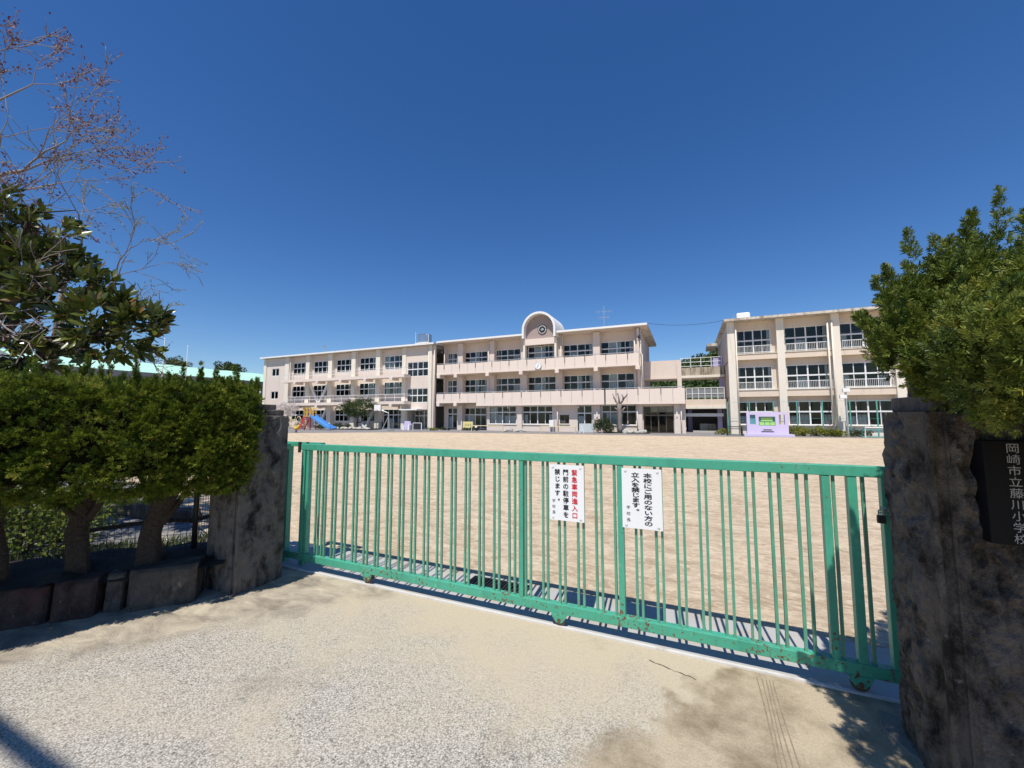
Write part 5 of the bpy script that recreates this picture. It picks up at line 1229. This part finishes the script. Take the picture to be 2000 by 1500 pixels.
# yellow board, black and white figure
p = at(914, 839, 38.4); yb = thing('yellow_board', 'pale yellow board with dark strokes in front of the centre block', 'board', (p.x, 38.4, 0))
mb = MB(); mb.box(p.x - .62, p.x + .62, 38.36, 38.42, .28, .98); part('panel', mb, YBOARD, yb)
mb = MB()
for k in range(4): mb.box(p.x - .35 + .22 * k, p.x - .30 + .22 * k, 38.345, 38.358, .5, .72 + .05 * (k % 2))
part('lettering', mb, INK, yb); mb = MB(); mb.box(p.x - .5, p.x - .44, 38.43, 38.47, 0, .9); mb.box(p.x + .44, p.x + .5, 38.43, 38.47, 0, .9); part('legs', mb, BEIGEP, yb)
p = at(931, 839, 38.2); mb = MB(); mb.grid(lambda s, t: (p.x + .33 * math.sin(math.pi * s) * math.cos(6.283 * t), 38.2 + .3 * math.sin(math.pi * s) * math.sin(6.283 * t), .33 + .33 * math.cos(math.pi * s)), 8, 12)
pt = thing('garden_ball', 'round black and white garden ornament beside the yellow board', 'ornament', (p.x, 38.2, 0)); part('body', mb, BLACKP, pt, smooth=True)
mb = MB(); mb.grid(lambda s, t: (p.x + .05 + .16 * math.sin(math.pi * s) * math.cos(6.283 * t), 37.95 + .1 * math.sin(math.pi * s) * math.sin(6.283 * t), .42 + .14 * math.cos(math.pi * s)), 6, 10); part('white_patch', mb, WHITE, pt, smooth=True)
# low beige rails
def lowrail(label, pa, pb, Ya, Yb, n):
    a, b = at(pa, 845, Ya), at(pb, 845, Yb); a.z = b.z = 0; t = thing('low_rail', label, 'rail', (a + b) / 2, 'low rails along the school path')
    for i in range(n + 1):
        q = a.lerp(b, i / n); mb = MB(); mb.tube([q, q + Vector((0, 0, .62))], .05, 6); part('post', mb, BEIGEP, t)
    mb = MB(); mb.tube([a + Vector((0, 0, .6)), b + Vector((0, 0, .6))], .04, 6); part('rail', mb, BEIGEP, t)
lowrail('low beige rail in front of the yellow board', 921, 982, 36.2, 36.2, 1); lowrail('low beige rail below the round clock, right of the border rocks', 1056, 1124, 36.4, 36.4, 2)
p = at(1135, 847, 36.6); t = thing('white_trestle', 'small white leaning A-shaped trestle right of the low rails', 'trestle', (p.x, 36.6, 0)); mb = MB(); mb.tube([(p.x - .15, 36.6, 0), (p.x + .1, 36.6, .7)], .035, 5); mb.tube([(p.x + .25, 36.6, 0), (p.x + .1, 36.6, .7)], .035, 5); mb.tube([(p.x - .06, 36.6, .3), (p.x + .2, 36.6, .3)], .025, 5); part('frame', mb, WHITE, t)
p = at(1077, 835, 38.9); t = thing('white_cabinet', 'white box cabinet on the wall below the centre windows', 'cabinet', (p.x, 38.9, .2)); mb = MB(); mb.box(p.x - .27, p.x + .22, 38.95, 39.25, .45, 1.18); part('body', mb, WHITE, t, bevel=.02); mb = MB(); mb.box(p.x - .2, p.x - .15, 39.0, 39.2, 0, .45); mb.box(p.x + .1, p.x + .15, 39.0, 39.2, 0, .45); part('legs', mb, GALV, t)
mb = MB(); p = at(1142, 838, 39.0); mb.box(p.x - .55, p.x + .9, 38.95, 39.05, .006, .85)
tag(part('board_fence', mb, M('pale_grey_board', (.50, .55, .55), .7, .06, 3), None, bevel=.01), 'pale grey board leaning at the doorway beside the round pine', 'board')
# topiary pine and pollard
tp = shrub('topiary_pine', 'dark rounded pine left of the pollarded tree', 1180, 845, 37.9, (.75, .55), 1.75, PINEG, 26, 150, .10, 71, 'pine')
p = at(1211, 846, 38.2); po = thing('pollarded_tree', 'pollarded bare tree trunk with knobbly stubs before the entrance', 'tree', (p.x, 38.2, 0))
rg = random.Random(2); mb = MB(); x, y = p.x, 38.2
mb.tube([(x, y, -.03), (x + .03, y, .5), (x - .02, y, 1.1), (x + .02, y, 1.7), (x - .02, y, 2.2), (x, y, 2.75)], [.26, .2, .19, .22, .2, .2], 9); part('trunk', mb, GREYBARK, po, smooth=True)
for a, e, r in (((0, 2.3), (-.55, 3.4), .1), ((0, 2.7), (-.12, 3.75), .09), ((0, 2.65), (.42, 3.3), .12), ((.4, 3.25), (.75, 3.62), .08), ((.35, 3.2), (.22, 3.62), .07), ((0, 2.0), (-.4, 2.35), .09), ((.05, 1.9), (.5, 2.4), .1), ((0, 1.6), (-.3, 1.75), .09), ((-.35, 2.9), (-.62, 3.7), .05)):
    mb = MB(); mb.tube([(x + a[0], y, a[1]), (x + (a[0] + e[0]) / 2 + .04, y + rg.uniform(-.15, .15), (a[1] + e[1]) / 2), (x + e[0], y + rg.uniform(-.2, .2), e[1])], [r, r * .8, r * .75], 7); part('stub', mb, GREYBARK, po, smooth=True)
shrub('low_shrub', 'low green shrub at the foot of the pollarded tree', 1252, 845, 38.0, (.7, .3), .38, TREEG, 12, 80, .07, 77)
# lilac monument
p = at(1500, 853, 36.4); x, y = p.x, 36.4; mo = thing('lilac_wall_sign', 'lilac painted concrete play wall with green and teal panels', 'play wall', (x, y, 0))
hw = 1.38
mb = MB()
for a, b, c, d in ((-hw, -hw + .22, .2, 1.9), (-hw + .6, -hw + .82, .2, 1.9), (hw - .84, hw - .6, .2, 1.9), (hw - .22, hw, .2, 1.9), (-hw + .22, -hw + .6, .2, .95), (-hw + .22, -hw + .6, 1.7, 1.9), (hw - .6, hw - .22, .2, .95), (hw - .6, hw - .22, 1.7, 1.9), (-hw + .82, hw - .84, .2, .85), (-hw + .82, hw - .84, 1.55, 1.9)): mb.box(x + a, x + b, y, y + .35, c, d)
mb.box(x - hw - .25, x + hw + .3, y - .35, y + .6, 0, .2); part('wall', mb, LILAC, mo)
mb = MB(); mb.box(x - hw + .22, x - hw + .6, y + .15, y + .2, .95, 1.7); part('teal_panel', mb, TEAL, mo)
mb = MB(); mb.box(x - hw + .82, x + hw - .84, y + .18, y + .22, .85, 1.55); bk = part('notice_board', mb, TEAL, mo)
mb = MB(); mb.box(x - .4, x + .38, y + .14, y + .178, 1.18, 1.48); part('lime_notice', mb, LIME, bk)
for k in range(3): mb = MB(); mb.box(x - .5 + .36 * k, x - .5 + .36 * k + .31, y + .14, y + .178, .88, 1.12); part('lime_notice', mb, LIME, bk)
for z in (.36, .5): mb = MB(); mb.box(x - .42 + (z - .36), x + .42 - (z - .36), y - .02, y - .001, z, z + .06); part('slot', mb, BLACKP, mo)
# yellow hedge row, net fence, goal, frame, utility post
for k in range(5):
    px = 1548 + 22 * k; shrub('border_shrub', ['yellow-green border shrub just right of the lilac wall', 'yellow-green border shrub, second right of the lilac wall', 'yellow-green border shrub in the middle of the row before the right block', 'yellow-green border shrub, second from the right end of the row', 'yellow-green border shrub at the right end of the row by the drain pipes'][k], px, 848, 38.4, (.55, .35), .85, YELG, 12, 110, .09, 80 + k, 'shrub', 'border shrubs before the right block')
shrub('low_shrub', 'grassy green clump left of the lilac wall at the corridor', 1412, 846, 38.6, (.5, .4), .55, YELG, 10, 80, .09, 91); shrub('low_shrub', 'small green shrub by the white goal frame', 1680, 848, 39.0, (.7, .4), .7, TREEG, 12, 90, .09, 92)
nf = thing('net_fence', 'tall green post and wire net fence before the right block', 'fence', (8, 39.2, 0))
npost = [ax(v, 39.2, 815) for v in (1421.5, 1464.5, 1511.5, 1557.5, 1607, 1661, 1714)]; npost.append(npost[-1] * 2 - npost[-2])
for xx in npost: mb = MB(); mb.tube([(xx, 39.2, 0), (xx, 39.2, 2.8)], .05, 6); part('post', mb, NETG, nf)
mb = MB()
for z in (2.78, 1.4, .1): mb.tube([(npost[0], 39.2, z), (npost[-1], 39.2, z)], .012, 4)
part('wire', mb, NETG, nf)
def smallgoal(name, label, pa, pb, Y, h, mt, mt2, cat):
    a, b = ax(pa, Y, 845), ax(pb, Y, 845); t = thing(name, label, cat, ((a + b) / 2, Y, 0)); mb = MB(); mb.tube([(a, Y, 0), (a, Y, h), (b, Y, h), (b, Y, 0)], .045, 6); part('front_frame', mb, mt, t); mb = MB()
    for xx in (a, b): mb.tube([(xx, Y, h), (xx, Y + .5, h * .75), (xx, Y + .7, 0)], .035, 5)
    mb.tube([(a, Y + .7, .03), (b, Y + .7, .03)], .035, 5); mb.tube([(a, Y + .5, h * .75), (b, Y + .5, h * .75)], .03, 5); part('rear_frame', mb, mt2, t); return t
smallgoal('goal_frame', 'low white and green goal frame near the right pillar', 1690, 1760, 37.6, .75, WHITE, NETG, 'goal'); smallgoal('metal_rack', 'dark low metal rack left of the lilac wall', 1421, 1450, 37.2, .72, DARKSTEEL, DARKSTEEL, 'rack')
p = at(1657, 850, 38.8); up_ = thing('utility_post', 'grey post with two small pale boxes before the right block', 'post', (p.x, 38.8, 0)); mb = MB(); mb.tube([(p.x, 38.8, 0), (p.x, 38.8, 3.9)], .07, 8); part('pole', mb, GALV, up_)
for z, dx in ((3.45, -.02), (2.95, -.22)): mb = MB(); mb.box(p.x + dx - .22, p.x + dx + .22, 38.5, 38.73, z, z + .28); part('box', mb, WHITE, up_, bevel=.02)
